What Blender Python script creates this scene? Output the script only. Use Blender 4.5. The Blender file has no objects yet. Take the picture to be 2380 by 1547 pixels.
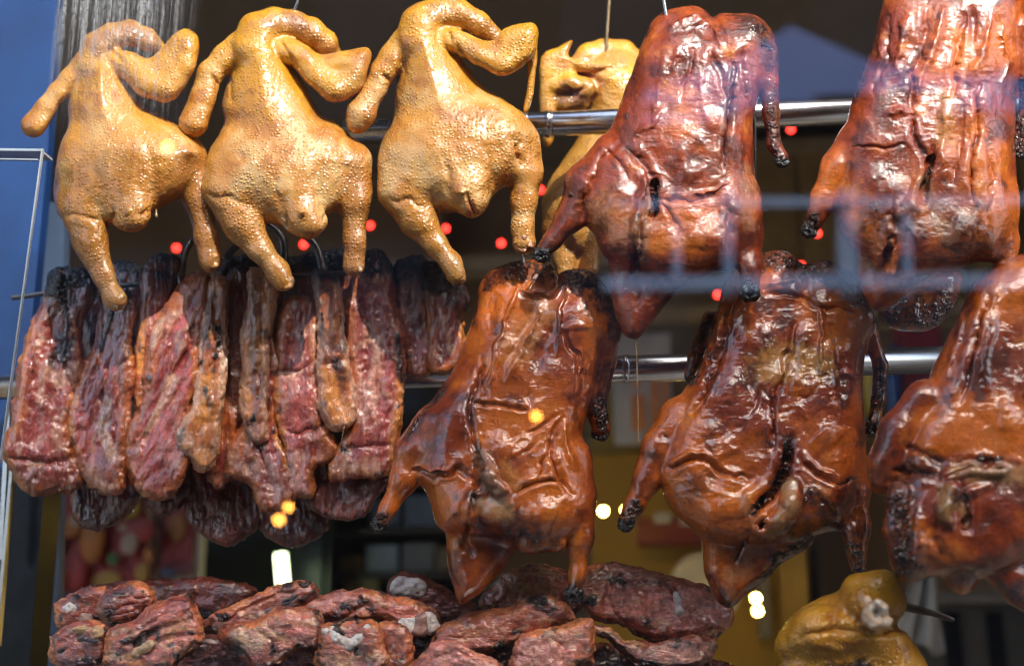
import bpy, math, random
import numpy as np

# ------------------------------------------------------------------ camera, sky, sun, exposure
scene = bpy.context.scene
COL = scene.collection
R = math.radians
IW, IH = 2380.0, 1547.0                      # the photograph's frame in working units
CAM = np.array([0.16, -1.20, 1.30]); YAW = R(6.5); PITCH = R(15.0); LENS = 45.0
cd = bpy.data.cameras.new('camera'); cam = bpy.data.objects.new('camera', cd); COL.objects.link(cam)
cam.location = CAM; cam.rotation_euler = (R(90) + PITCH, 0, YAW)
cd.lens = LENS; cd.sensor_width = 36; cd.clip_end = 500; cd.clip_start = 0.05
cd.dof.use_dof = True; cd.dof.focus_distance = 1.43; cd.dof.aperture_fstop = 2.7; cd.dof.aperture_blades = 0
scene.camera = cam

SUN_TO = np.array([0.30, -0.60, 0.74]); SUN_TO /= np.linalg.norm(SUN_TO)
w = bpy.data.worlds.new("World"); scene.world = w; w.use_nodes = True
nt = w.node_tree; nt.nodes.clear()
wo = nt.nodes.new('ShaderNodeOutputWorld'); bg = nt.nodes.new('ShaderNodeBackground'); sk = nt.nodes.new('ShaderNodeTexSky')
sk.sky_type = 'NISHITA'; sk.sun_disc = False
sk.sun_elevation = math.asin(SUN_TO[2]); sk.sun_rotation = math.atan2(SUN_TO[0], SUN_TO[1])
sk.air_density = 1.0; sk.dust_density = 3.5; sk.ozone_density = 1.0
bg.inputs[1].default_value = 0.15
nt.links.new(sk.outputs[0], bg.inputs[0]); nt.links.new(bg.outputs[0], wo.inputs[0])
ld = bpy.data.lights.new('sun', 'SUN'); ld.energy = 2.2; ld.angle = R(0.5); ld.color = (1.0, 0.95, 0.86)
sun = bpy.data.objects.new('sun', ld); COL.objects.link(sun)
sun.rotation_euler = (math.acos(SUN_TO[2]), 0, math.atan2(SUN_TO[1], SUN_TO[0]) + R(90))
vs = scene.view_settings; vs.view_transform = 'Standard'; vs.look = 'None'; vs.exposure = 2.05; vs.gamma = 1.0; vs.use_curve_mapping = False
scene.cycles.use_denoising = True
scene.cycles.max_bounces = 4; scene.cycles.diffuse_bounces = 2; scene.cycles.glossy_bounces = 2; scene.cycles.transparent_max_bounces = 8
scene.cycles.use_adaptive_sampling = True; scene.cycles.adaptive_threshold = 0.03; scene.cycles.filter_width = 1.1
scene.cycles.caustics_reflective = False; scene.cycles.caustics_refractive = False
scene.cycles.sample_clamp_indirect = 4.0

# ------------------------------------------------------------------ placing helpers
FPX = LENS / 36.0 * IW
_c, _s = math.cos(YAW), math.sin(YAW); _cp, _sp = math.cos(PITCH), math.sin(PITCH)
RT = np.array([_c, _s, 0.0]); FW = np.array([-_s * _cp, _c * _cp, _sp]); UP = np.array([_s * _sp, -_c * _sp, _cp])
def P(u, v, y):
    """world point on the upright plane at depth y (glass is y = 0) seen at frame position u, v"""
    d = FW * FPX + RT * (u - IW / 2) + UP * (IH / 2 - v)
    return CAM + d * ((y - CAM[1]) / d[1])
def Pv(uvw, y0):
    u, v, ww = uvw[:, 0], uvw[:, 1], uvw[:, 2]
    s0 = (y0 - CAM[1]) / FPX / (_c * _cp)
    d = FW[None] * FPX + RT[None] * (u - IW / 2)[:, None] + UP[None] * (IH / 2 - v)[:, None]
    t = ((y0 - ww * s0) - CAM[1]) / d[:, 1]
    return CAM[None] + d * t[:, None]
def tag(o, label=None, cat=None, group=None, kind=None):
    if label: o['label'] = label
    if cat: o['category'] = cat
    if group: o['group'] = group
    if kind: o['kind'] = kind
    return o

# ------------------------------------------------------------------ noise
def _h(i, j, k, seed):
    x = (i.astype(np.uint32) * np.uint32(374761393) + j.astype(np.uint32) * np.uint32(668265263)
         + k.astype(np.uint32) * np.uint32(2147483647 & 0x7ED55D16) + np.uint32((seed * 1274126177) & 0xFFFFFFFF))
    x = (x ^ (x >> np.uint32(13))) * np.uint32(1274126177)
    x = (x ^ (x >> np.uint32(15))) * np.uint32(0x85EBCA6B)
    x = x ^ (x >> np.uint32(16))
    return x.astype(np.float32) * np.float32(2.0 / 4294967295.0) - 1
def vn(p, seed=0):
    p = np.asarray(p, np.float32) + np.float32(1000.37)
    i = np.floor(p); f = p - i; i = i.astype(np.int64); f = f * f * f * (f * (f * 6 - 15) + 10)
    fx, fy, fz = f.T; ix, iy, iz = i.T
    c = [[[_h(ix + a, iy + b, iz + d, seed) for d in (0, 1)] for b in (0, 1)] for a in (0, 1)]
    def L(a, b, t): return a + (b - a) * t
    return L(L(L(c[0][0][0], c[1][0][0], fx), L(c[0][1][0], c[1][1][0], fx), fy),
             L(L(c[0][0][1], c[1][0][1], fx), L(c[0][1][1], c[1][1][1], fx), fy), fz)
def fbm(p, wl, octv=3, seed=0, gain=0.5):
    p = np.asarray(p, np.float32) / np.asarray(wl, np.float32); out = 0; a = 1.0; tot = 0
    for o in range(octv):
        out = out + a * vn(p * (2.03 ** o), seed + o * 17); tot += a; a *= gain
    return out / tot * 1.35
def ridged(p, wl, octv=3, seed=0):
    p = np.asarray(p, np.float32) / np.asarray(wl, np.float32); out = 0; a = 1.0; tot = 0
    for o in range(octv):
        out = out + a * (1 - 2.2 * np.abs(vn(p * (2.07 ** o), seed + o * 31))); tot += a; a *= 0.5
    return out / tot
def sstep(a, b, x):
    t = np.clip((x - a) / (b - a), 0, 1); return t * t * (3 - 2 * t)

# ------------------------------------------------------------------ volumes -> surfaces
def smooth_poly(pts, n=3):
    p = np.asarray(pts, float); N = len(p); out = []
    for i in range(N):
        a, b, c, d = p[i - 1], p[i], p[(i + 1) % N], p[(i + 2) % N]
        for k in range(n):
            t = k / n
            out.append(0.5 * (2 * b + (c - a) * t + (2 * a - 5 * b + 4 * c - d) * t * t + (3 * b - a - 3 * c + d) * t ** 3))
    return np.array(out)
def poly_sd(pts, X, Y):
    """inside-positive distance to a closed outline"""
    d2 = np.full(X.shape, 1e12, np.float32); ins = np.zeros(X.shape, bool)
    N = len(pts)
    for i in range(N):
        ax, ay = pts[i]; bx, by = pts[(i + 1) % N]
        ex, ey = bx - ax, by - ay; L = ex * ex + ey * ey + 1e-9
        t = np.clip(((X - ax) * ex + (Y - ay) * ey) / L, 0, 1)
        d2 = np.minimum(d2, (X - ax - t * ex) ** 2 + (Y - ay - t * ey) ** 2)
        if (ay > by) != (ay < by) or ay != by:
            cnd = ((ay > Y) != (by > Y)) & (X < ex * (Y - ay) / (ey if ey else 1e-9) + ax)
            ins ^= cnd
    d = np.sqrt(d2)
    return np.where(ins, d, -d)
def line_d(pts, X, Y):
    d2 = np.full(X.shape, 1e12, np.float32); tt = np.zeros(X.shape, np.float32)
    n = len(pts) - 1
    if n == 0:
        return np.hypot(X - pts[0][0], Y - pts[0][1]), tt
    for i in range(n):
        ax, ay = pts[i]; bx, by = pts[i + 1]; ex, ey = bx - ax, by - ay; L = ex * ex + ey * ey + 1e-9
        t = np.clip(((X - ax) * ex + (Y - ay) * ey) / L, 0, 1)
        q = (X - ax - t * ex) ** 2 + (Y - ay - t * ey) ** 2
        m = q < d2; d2 = np.where(m, q, d2); tt = np.where(m, (i + t) / n, tt)
    return np.sqrt(d2), tt
def smin(a, b, k):
    if k <= 0: return np.minimum(a, b)
    h = np.maximum(k - np.abs(a - b), 0) / k
    return np.minimum(a, b) - h * h * k * 0.25

class Solid:
    """things are modelled as blended volumes: lofted outlines, tapered limbs and ellipsoids, then skinned"""
    def __init__(s): s.ops = []; s.lo = np.full(3, 1e9); s.hi = np.full(3, -1e9)
    def _bb(s, lo, hi): s.lo = np.minimum(s.lo, lo); s.hi = np.maximum(s.hi, hi)
    def poly(s, pts, T, Rr, w0=0, wu=0, wv=0, k=12, sm=3, grow=0):
        p = smooth_poly(pts, sm) if sm > 1 else np.asarray(pts, float); c = p.mean(0)
        lo, hi = p.min(0), p.max(0)
        ext = T + abs(wu) * (hi[0] - lo[0]) / 2 + abs(wv) * (hi[1] - lo[1]) / 2
        s._bb([*lo, w0 - ext], [*hi, w0 + ext]); s.lo[:2] -= grow; s.hi[:2] += grow; s.ops.append(('poly', p, T, Rr, w0, wu, wv, c, k, grow)); return s
    def chain(s, pts, k=12, sub=False):
        a = np.asarray(pts, float); r = a[:, 3:4]
        if not sub: s._bb((a[:, :3] - r).min(0), (a[:, :3] + r).max(0))
        s.ops.append(('chain', a, k, sub)); return s
    def ell(s, c, rad, rot=0, k=12, sub=False):
        c = np.asarray(c, float); rad = np.asarray(rad, float); m = rad.max()
        if not sub: s._bb(c - m, c + m)
        s.ops.append(('ell', c, rad, R(rot), k, sub)); return s
    def mesh(s, h):
        lo = s.lo - 4 * h - 6; n = np.ceil((s.hi + 4 * h + 6 - lo) / h).astype(int) + 1
        ax = [(lo[i] + h * np.arange(n[i])).astype(np.float32) for i in range(3)]
        F = np.full(tuple(n), 60.0, np.float32)
        for op in s.ops:
            if op[0] == 'poly':
                _, p, T, Rr, w0, wu, wv, c, k, grow = op
                pad = k + 3 * h + 8 + grow
                i0, i1 = np.searchsorted(ax[0], [p[:, 0].min() - pad, p[:, 0].max() + pad])
                j0, j1 = np.searchsorted(ax[1], [p[:, 1].min() - pad, p[:, 1].max() + pad])
                X, Y = np.meshgrid(ax[0][i0:i1], ax[1][j0:j1], indexing='ij')
                d = poly_sd(p, X, Y).astype(np.float32) + np.float32(grow); q = np.maximum(Rr - d, 0) / Rr
                wc = (w0 + wu * (X - c[0]) + wv * (Y - c[1])).astype(np.float32)
                W = (ax[2][None, None, :] - wc[:, :, None]) / np.float32(T)
                f = (np.sqrt((q * q)[:, :, None] + W * W) - 1) * np.float32(min(Rr, T))
                sl = (slice(i0, i1), slice(j0, j1), slice(None)); F[sl] = smin(F[sl], f, k)
            elif op[0] == 'chain':
                _, a, k, sub = op
                for m in range(len(a) - 1):
                    A, B = a[m], a[m + 1]; rr = max(A[3], B[3]); pad = rr + k + 3 * h + 4
                    b0 = np.minimum(A[:3], B[:3]) - pad; b1 = np.maximum(A[:3], B[:3]) + pad
                    rg = [np.searchsorted(ax[i], [b0[i], b1[i]]) for i in range(3)]
                    if any(q[0] >= q[1] for q in rg): continue
                    sl = tuple(slice(*q) for q in rg)
                    X = ax[0][sl[0]][:, None, None] - A[0]; Y = ax[1][sl[1]][None, :, None] - A[1]; Z = ax[2][sl[2]][None, None, :] - A[2]
                    e = (B - A)[:3]; L = float((e * e).sum()) + 1e-6
                    t = np.clip((X * e[0] + Y * e[1] + Z * e[2]) / L, 0, 1).astype(np.float32)
                    f = np.sqrt((X - t * e[0]) ** 2 + (Y - t * e[1]) ** 2 + (Z - t * e[2]) ** 2) - (A[3] + t * (B[3] - A[3]))
                    f = f.astype(np.float32)
                    F[sl] = -smin(-F[sl], f, k) if sub else smin(F[sl], f, k)
            else:
                _, c, rad, rot, k, sub = op
                pad = rad.max() + k + 3 * h + 4
                rg = [np.searchsorted(ax[i], [c[i] - pad, c[i] + pad]) for i in range(3)]
                if any(q[0] >= q[1] for q in rg): continue
                sl = tuple(slice(*q) for q in rg)
                X = ax[0][sl[0]][:, None, None] - c[0]; Y = ax[1][sl[1]][None, :, None] - c[1]; Z = ax[2][sl[2]][None, None, :] - c[2]
                ca, sa = math.cos(rot), math.sin(rot)
                f = (np.sqrt(((X * ca + Y * sa) / rad[0]) ** 2 + ((-X * sa + Y * ca) / rad[1]) ** 2 + (Z / rad[2]) ** 2) - 1) * rad.min()
                f = f.astype(np.float32)
                F[sl] = -smin(-F[sl], f, k) if sub else smin(F[sl], f, k)
        V, Q = surface_nets(F)
        return V * h + lo, Q

def surface_nets(F):
    s = F < 0
    c = np.zeros(tuple(np.array(F.shape) - 1), np.int8)
    for a in (0, 1):
        for b in (0, 1):
            for d in (0, 1):
                c += s[a:F.shape[0] - 1 + a, b:F.shape[1] - 1 + b, d:F.shape[2] - 1 + d]
    act = (c > 0) & (c < 8); ix, iy, iz = np.nonzero(act); n = len(ix)
    idx = np.full(c.shape, -1, np.int32); idx[act] = np.arange(n)
    cor = [(a, b, d) for a in (0, 1) for b in (0, 1) for d in (0, 1)]
    val = [F[ix + a, iy + b, iz + d] for a, b, d in cor]
    acc = np.zeros((n, 3)); cnt = np.zeros(n)
    for i in range(8):
        for j in range(i + 1, 8):
            df = np.array(cor[j]) - np.array(cor[i])
            if np.abs(df).sum() != 1: continue
            m = (val[i] < 0) != (val[j] < 0)
            t = np.where(m, val[i] / np.where(m, val[i] - val[j], 1), 0)
            acc += np.where(m[:, None], np.array(cor[i]) + t[:, None] * df, 0); cnt += m
    V = np.stack([ix, iy, iz], 1) + acc / cnt[:, None]
    Qs = []
    for axn in range(3):
        sa = np.moveaxis(s, axn, 0); ia = np.moveaxis(idx, axn, 0)
        e = sa[:-1, 1:-1, 1:-1] != sa[1:, 1:-1, 1:-1]
        i, j, k = np.nonzero(e); inn = sa[i, j + 1, k + 1]
        q = np.stack([ia[i, j, k], ia[i, j + 1, k], ia[i, j + 1, k + 1], ia[i, j, k + 1]], 1)
        if axn == 1: inn = ~inn
        q = np.where(inn[:, None], q, q[:, ::-1]); Qs.append(q)
    Q = np.concatenate(Qs); Q = Q[(Q >= 0).all(1)]
    return V, Q
def vnormals(V, Q):
    n = np.cross(V[Q[:, 2]] - V[Q[:, 0]], V[Q[:, 3]] - V[Q[:, 1]])
    N = np.zeros_like(V)
    for i in range(4):
        for a in range(3): N[:, a] += np.bincount(Q[:, i], n[:, a], len(V))
    return N / (np.linalg.norm(N, axis=1, keepdims=True) + 1e-9)
def relax(V, Q, it=1, f=0.5):
    E = np.concatenate([Q[:, [0, 1]], Q[:, [1, 2]], Q[:, [2, 3]], Q[:, [3, 0]]]); cnt = np.bincount(E[:, 0], minlength=len(V)) + np.bincount(E[:, 1], minlength=len(V))
    for _ in range(it):
        A = np.zeros_like(V)
        for a in range(3): A[:, a] = np.bincount(E[:, 0], V[E[:, 1], a], len(V)) + np.bincount(E[:, 1], V[E[:, 0], a], len(V))
        V = V + f * (A / np.maximum(cnt, 1)[:, None] - V)
    return V
def mesh_object(name, Vw, Q, mat, col=None, parent=None, origin=None, smooth=True):
    o = np.array(origin if origin is not None else Vw.mean(0), float)
    me = bpy.data.meshes.new(name); Vl = (Vw - o).astype(np.float32); k = Q.shape[1]
    me.vertices.add(len(Vl)); me.vertices.foreach_set('co', Vl.ravel())
    me.loops.add(Q.size); me.loops.foreach_set('vertex_index', Q.astype(np.int32).ravel())
    me.polygons.add(len(Q)); me.polygons.foreach_set('loop_start', (np.arange(len(Q)) * k).astype(np.int32))
    me.update(calc_edges=True); me.validate()
    if smooth: me.polygons.foreach_set('use_smooth', np.ones(len(me.polygons), bool))
    if col is not None:
        a = me.color_attributes.new('Col', 'FLOAT_COLOR', 'POINT'); a.data.foreach_set('color', col.astype(np.float32).ravel())
    me.materials.append(mat)
    ob = bpy.data.objects.new(name, me); COL.objects.link(ob)
    if parent is not None:
        ob.parent = parent; ob.location = o - np.array(parent.location)
    else: ob.location = o
    return ob
def sculpt(V, N, strokes, front=0.0):
    """grooves (depth < 0), ridges (depth > 0) pressed into the side that faces the window"""
    if not strokes: return V
    wp = np.stack([fbm(V, 30, 3, 91), fbm(V, 30, 3, 92)], 1) * 8
    X, Y = V[:, 0] + wp[:, 0], V[:, 1] + wp[:, 1]
    fr = sstep(-0.15 + front, 0.25 + front, N[:, 2]); D = np.zeros(len(V))
    for st in strokes:
        pts, wd, dep = st[0], st[1], st[2]
        p = np.array(pts); lo, hi = p.min(0) - wd * 5, p.max(0) + wd * 5
        m = np.nonzero((X > lo[0]) & (X < hi[0]) & (Y > lo[1]) & (Y < hi[1]))[0]
        if not len(m): continue
        d, t = line_d(pts, X[m], Y[m]); tp = np.where(len(pts) > 1, 0.25 + 0.75 * np.minimum(1, 4 * np.minimum(t, 1 - t) + 0.15), 1)
        g = np.exp(-(d / wd) ** 2)
        if dep < 0: g = 0.85 * np.exp(-(d / (wd * .75)) ** 2) + 0.25 * np.exp(-(d / (wd * 2.6)) ** 2) - 0.22 * np.exp(-((d - 2.4 * wd) / (1.2 * wd)) ** 2)
        D[m] += dep * g * tp
    return V + N * (D * fr)[:, None]
def paint(C, V, ops, seed=5):
    """browning, char, pale flesh, plus shade painted into openings and shadowed limbs - (centre or line, radius, colour, strength)"""
    n1 = fbm(V, 34, 3, seed); n2 = fbm(V, 11, 3, seed + 3, .7)
    for op in ops:
        pts, rad, colr, st = op[:4]
        pts = pts if isinstance(pts, list) else [pts]
        d, _ = line_d(pts, V[:, 0], V[:, 1])
        m = sstep(1.05, 0.35, d / rad + 0.42 * n1 + 0.32 * n2) * st
        if len(op) > 4: m = m * sstep(op[4][0], op[4][1], V[:, 2])
        C[:] = C * (1 - m[:, None]) + np.array(colr)[None] * m[:, None]
# ------------------------------------------------------------------ materials
def newmat(name):
    m = bpy.data.materials.new(name); m.use_nodes = True; t = m.node_tree
    return m, t, t.nodes['Principled BSDF']
def nd(t, typ, **kw):
    n = t.nodes.new(typ)
    for k, v in kw.items():
        if k.startswith('i_'):
            key = k[2:]; n.inputs[int(key) if key.isdigit() else key.replace('_', ' ')].default_value = v
        else: setattr(n, k, v)
    return n
def meat_material(name, rough, coat, coat_rough, bumps, sss=0.1, sss_rad=(0.004, 0.0015, 0.0006), speck=0.25, speck_scale=420, dots=None, spec=0.5, ior=1.7):
    """colour comes from the pigment painted on the piece; fine relief and speckle are procedural"""
    m, t, b = newmat(name); L = t.links.new
    at = nd(t, 'ShaderNodeAttribute', attribute_name='Col'); tc = nd(t, 'ShaderNodeTexCoord')
    nz = nd(t, 'ShaderNodeTexNoise', i_Scale=speck_scale, i_Detail=3.0, i_Roughness=0.6); L(tc.outputs['Object'], nz.inputs['Vector'])
    rp = nd(t, 'ShaderNodeMapRange', i_1=0.35, i_2=0.7, i_3=1.0 + speck * 0.6, i_4=1.0 - speck); L(nz.outputs[0], rp.inputs[0])
    mx = nd(t, 'ShaderNodeVectorMath', operation='SCALE'); L(at.outputs['Color'], mx.inputs[0]); L(rp.outputs[0], mx.inputs['Scale'])
    L(mx.outputs[0], b.inputs['Base Color'])
    n2 = nd(t, 'ShaderNodeTexNoise', i_Scale=60.0, i_Detail=2.0); L(tc.outputs['Object'], n2.inputs['Vector'])
    r2 = nd(t, 'ShaderNodeMapRange', i_1=0.3, i_2=0.7, i_3=rough - 0.08, i_4=rough + 0.14); L(n2.outputs[0], r2.inputs[0])
    L(r2.outputs[0], b.inputs['Roughness'])
    cr = nd(t, 'ShaderNodeMapRange', i_1=0.3, i_2=0.72, i_3=coat_rough * 0.7, i_4=coat_rough * 2.2); L(n2.outputs[0], cr.inputs[0])
    L(cr.outputs[0], b.inputs['Coat Roughness'])
    cw = nd(t, 'ShaderNodeMapRange', i_1=0.0, i_2=1.0, i_3=coat, i_4=coat * (.35 if not dots else 1.0)); L(at.outputs['Alpha'], cw.inputs[0]); L(cw.outputs[0], b.inputs['Coat Weight']); b.inputs['Coat IOR'].default_value = ior; b.inputs['Specular IOR Level'].default_value = spec
    if sss > 0:
        b.inputs['Subsurface Weight'].default_value = sss; b.inputs['Subsurface Radius'].default_value = sss_rad; b.inputs['Subsurface Scale'].default_value = 1.0
    prev = None
    for sc, st, dist, strch, *ty in bumps:
        mp = nd(t, 'ShaderNodeMapping'); mp.inputs['Scale'].default_value = strch; L(tc.outputs['Object'], mp.inputs['Vector'])
        x = nd(t, 'ShaderNodeTexNoise', i_Scale=sc, i_Detail=2.5, i_Roughness=0.55, i_Distortion=0.6); L(mp.outputs[0], x.inputs['Vector'])
        if ty: x.noise_type = ty[0]
        bp = nd(t, 'ShaderNodeBump', i_Strength=st, i_Distance=dist); L(x.outputs[0], bp.inputs['Height'])
        if prev: L(prev.outputs[0], bp.inputs['Normal'])
        prev = bp
    if dots:
        sc, st, dist = dots
        # feather follicles: raised goose bumps, strongest where the skin is stretched
        x = nd(t, 'ShaderNodeTexVoronoi', i_Scale=sc, i_Randomness=0.8); L(tc.outputs['Object'], x.inputs['Vector'])
        mr = nd(t, 'ShaderNodeMapRange', i_1=0.08, i_2=0.52, i_3=1.0, i_4=0.0); mr.interpolation_type = 'SMOOTHSTEP'; L(x.outputs['Distance'], mr.inputs[0])
        ml = nd(t, 'ShaderNodeMath', operation='MULTIPLY'); L(mr.outputs[0], ml.inputs[0]); L(at.outputs['Alpha'], ml.inputs[1])
        bp = nd(t, 'ShaderNodeBump', i_Strength=st, i_Distance=dist); L(ml.outputs[0], bp.inputs['Height'])
        if prev: L(prev.outputs[0], bp.inputs['Normal'])
        prev = bp
    else:
        # blistered crust where the piece is charred
        x = nd(t, 'ShaderNodeTexNoise', i_Scale=190.0, i_Detail=2.0, i_Roughness=.55); L(tc.outputs['Object'], x.inputs['Vector'])
        ml = nd(t, 'ShaderNodeMath', operation='MULTIPLY'); L(x.outputs[0], ml.inputs[0]); L(at.outputs['Alpha'], ml.inputs[1])
        bp = nd(t, 'ShaderNodeBump', i_Strength=0.9, i_Distance=0.004); L(ml.outputs[0], bp.inputs['Height'])
        if prev: L(prev.outputs[0], bp.inputs['Normal'])
        prev = bp
    if prev:
        L(prev.outputs[0], b.inputs['Normal']); L(prev.outputs[0], b.inputs['Coat Normal'])
    return m
M = {}
M['duck'] = meat_material('roast_duck_skin', 0.5, 1.0, 0.03, [(60, 0.4, 0.003, (1, 1, 0.8)), (105, 0.28, 0.0012, (0.7, 0.7, 1.6), 'RIDGED_MULTIFRACTAL'), (330, 0.25, 0.0008, (1, 1, 1.3))], sss=0, speck=0.22, spec=0.25)
M['duck_sunlit'] = meat_material('sunlit_duck_skin', 0.55, 0.8, 0.05, [(60, 0.35, 0.003, (1, 1, 0.8)), (120, 0.35, 0.0012, (0.8, 0.8, 1.4), 'RIDGED_MULTIFRACTAL'), (300, 0.5, 0.0010, (1, 1, 1.2))], sss=0, speck=0.22, spec=0.25, ior=1.6)  # same skin with a damped coat, tones down highlights on sunlit ducks
M['chicken'] = meat_material('soy_chicken_skin', 0.48, 0.7, 0.06, [(60, 0.25, 0.003, (1, 1, 1)), (330, 0.22, 0.0008, (1, 1, 1))], sss=0.22,
                             sss_rad=(0.008, 0.004, 0.0015), speck=0.06, dots=(235, 0.75, 0.0011), spec=0.25)
M['pork'] = meat_material('barbecue_pork', 0.42, 1.0, 0.03, [(55, 0.5, 0.004, (1.6, 1.6, 0.35)), (190, 0.8, 0.0022, (1.3, 1.3, 0.6))], sss=0, speck=0.3, speck_scale=300)
M['rib'] = meat_material('roast_rib_meat', 0.45, 1.0, 0.035, [(70, 0.6, 0.004, (1, 1, 1)), (200, 0.8, 0.0022, (0.7, 1, 1.4))], sss=0, speck=0.35, speck_scale=260)
M['char'] = meat_material('charred_crust', 0.35, 0.8, 0.12, [(160, 0.8, 0.004, (1, 1, 1)), (420, 0.6, 0.0015, (1, 1, 1))], sss=0, speck=0.5)
M['fat'] = meat_material('white_fat_and_bone', 0.4, 0.3, 0.2, [(120, 0.4, 0.003, (1, 1, 1)), (380, 0.3, 0.001, (1, 1, 1))], sss=0.35, sss_rad=(0.006, 0.004, 0.003), speck=0.18, speck_scale=180)
def plain(name, rgb, rough=0.5, metal=0.0, coat=0.0, nscale=30, namt=0.15, bump=0.0):
    m, t, b = newmat(name); L = t.links.new
    tc = nd(t, 'ShaderNodeTexCoord'); nz = nd(t, 'ShaderNodeTexNoise', i_Scale=float(nscale), i_Detail=4.0); L(tc.outputs['Object'], nz.inputs['Vector'])
    r = nd(t, 'ShaderNodeMapRange', i_1=0.25, i_2=0.75, i_3=1 - namt, i_4=1 + namt); L(nz.outputs[0], r.inputs[0])
    v = nd(t, 'ShaderNodeVectorMath', operation='SCALE'); v.inputs[0].default_value = rgb; L(r.outputs[0], v.inputs['Scale']); L(v.outputs[0], b.inputs['Base Color'])
    b.inputs['Roughness'].default_value = rough; b.inputs['Metallic'].default_value = metal; b.inputs['Coat Weight'].default_value = coat
    if bump:
        bp = nd(t, 'ShaderNodeBump', i_Strength=bump, i_Distance=0.002); L(nz.outputs[0], bp.inputs['Height']); L(bp.outputs[0], b.inputs['Normal'])
    return m
def glow(name, rgb, strength):
    m, t, b = newmat(name); b.inputs['Base Color'].default_value = (*rgb, 1); b.inputs['Emission Color'].default_value = (*rgb, 1); b.inputs['Emission Strength'].default_value = strength
    return m

# pigments (linear)
ORANGE = (0.63, 0.140, 0.009); MAHOG = (0.25, 0.033, 0.004); DARK = (0.060, 0.012, 0.005); BLACK = (0.006, 0.005, 0.005)
FLESH = (0.50, 0.27, 0.11); GREYF = (0.36, 0.20, 0.11); RED = (0.30, 0.045, 0.020)

# ------------------------------------------------------------------ birds
def finish(name, S, h, y0, mat, strokes, colour, relief, parent=None, front=0.0, smooth_it=1):
    V, Q = S.mesh(h); V = relax(V, Q, smooth_it, 0.4); N = vnormals(V, Q)
    V = sculpt(V, N, strokes, front); N = vnormals(V, Q)
    V = relief(V, N)
    N = vnormals(V, Q); C = colour(V, N)
    lum = C[:, :3].max(1); ch = sstep(0.075, 0.022, lum)            # burnt crust is blistered
    if ch.max() > .1: V = V + N * (ch * (ridged(V, 13, 2, 77) * 2.2 + fbm(V, 7, 2, 78) * 1.2))[:, None]
    if mat is not M['chicken']: C[:, 3] = ch
    Vw = Pv(V, y0)
    o = mesh_object(name, Vw, Q[:, ::-1], mat, C, parent)
    return o
def knob(parent, name, u, v, ww, r, y0, mat, colr, seed=0, stretch=(1, 1, 1), h=2.6):
    """a knuckly charred or cut limb end"""
    S = Solid(); rnd = random.Random(seed)
    S.ell((u, v, ww), (r * stretch[0], r * stretch[1], r * stretch[2]), 0, 0)
    for i in range(5):
        a = i * 1.26 + rnd.random(); S.ell((u + math.cos(a) * r * .62, v + math.sin(a) * r * .6, ww + r * rnd.uniform(-.1, .75)), (r * .45,) * 3, 0, r * .25)
    S.ell((u + rnd.uniform(-.2, .2) * r, v + r * .25, ww + r * 1.0), (r * .35, r * .3, r * .5), 0, r * .2, sub=True)
    def rel(V, N): return V + N * (fbm(V, r * .8, 3, seed) * r * .12 + fbm(V, r * .25, 2, seed + 1) * r * .05)[:, None]
    def cl(V, N):
        C = np.ones((len(V), 4)); n = fbm(V, r * .7, 3, seed + 2)[:, None]
        C[:, :3] = np.array(colr)[None] * (1 + .6 * n) + np.array(DARK)[None] * np.maximum(n - .25, 0); return np.maximum(C, 0)
    return finish(name, S, h, y0, mat, [], cl, rel, parent)

def duck_relief(seed, amp=1.0):
    def f(V, N):
        fr = 0.35 + 0.65 * sstep(-0.2, 0.3, N[:, 2])
        w_ = np.stack([fbm(V, 70, 2, seed + 5), fbm(V, 70, 2, seed + 6), fbm(V, 70, 2, seed + 7)], 1)
        big = fbm(V, 85, 2, seed) * 7
        p = V + w_ * 26
        fold = ridged(p, (46, 95, 70), 2, seed + 1) * 2.4 * sstep(-.5, .6, w_[:, 0])
        cross = ridged(p, (70, 20, 40), 2, seed + 2) * 1.9 * sstep(-.2, .7, w_[:, 1])
        fine = ridged(V + w_ * 10, (15, 12, 14), 2, seed + 3) * 0.8
        return V + N * ((big + (fold + cross + fine) * amp) * fr)[:, None]
    return f
def duck_colour(seed, ops, bias=0.0, redness=0.0):
    def f(V, N):
        C = np.zeros((len(V), 4)); n = fbm(V, 150, 3, seed + 40); n2 = fbm(V, 45, 3, seed + 41); n3 = fbm(V, 14, 2, seed + 42)
        k = sstep(-0.55, 0.55, n + 0.35 * n2 + bias)
        base = np.array(ORANGE)[None] * (1 - k[:, None]) + np.array(MAHOG)[None] * k[:, None]
        m = sstep(0.25, 0.9, n2 + 0.5 * n + 0.3 * n3 + bias * .6)[:, None] * .75
        base = base * (1 - m) + np.array(DARK)[None] * m
        g = sstep(0.35, 0.9, -n2 - 0.3 * n)[:, None] * .5
        base = base * (1 - g) + np.array((0.66, 0.20, 0.016))[None] * g
        if redness: base = base * (1 - redness) + np.array(RED)[None] * redness
        C[:, :3] = base; C[:, 3] = 0
        X = C[:, :3].copy(); paint(X, V, ops, seed); k = (.6 + .4 * sstep(-.45, .25, fbm(V, 9, 3, seed + 50, .7)))[:, None]
        C[:, :3] = C[:, :3] * (1 - k) + X * k; C[:, :3] *= (1 + .16 * fbm(V, 8, 2, seed + 51))[:, None]
        return C
    return f
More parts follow.
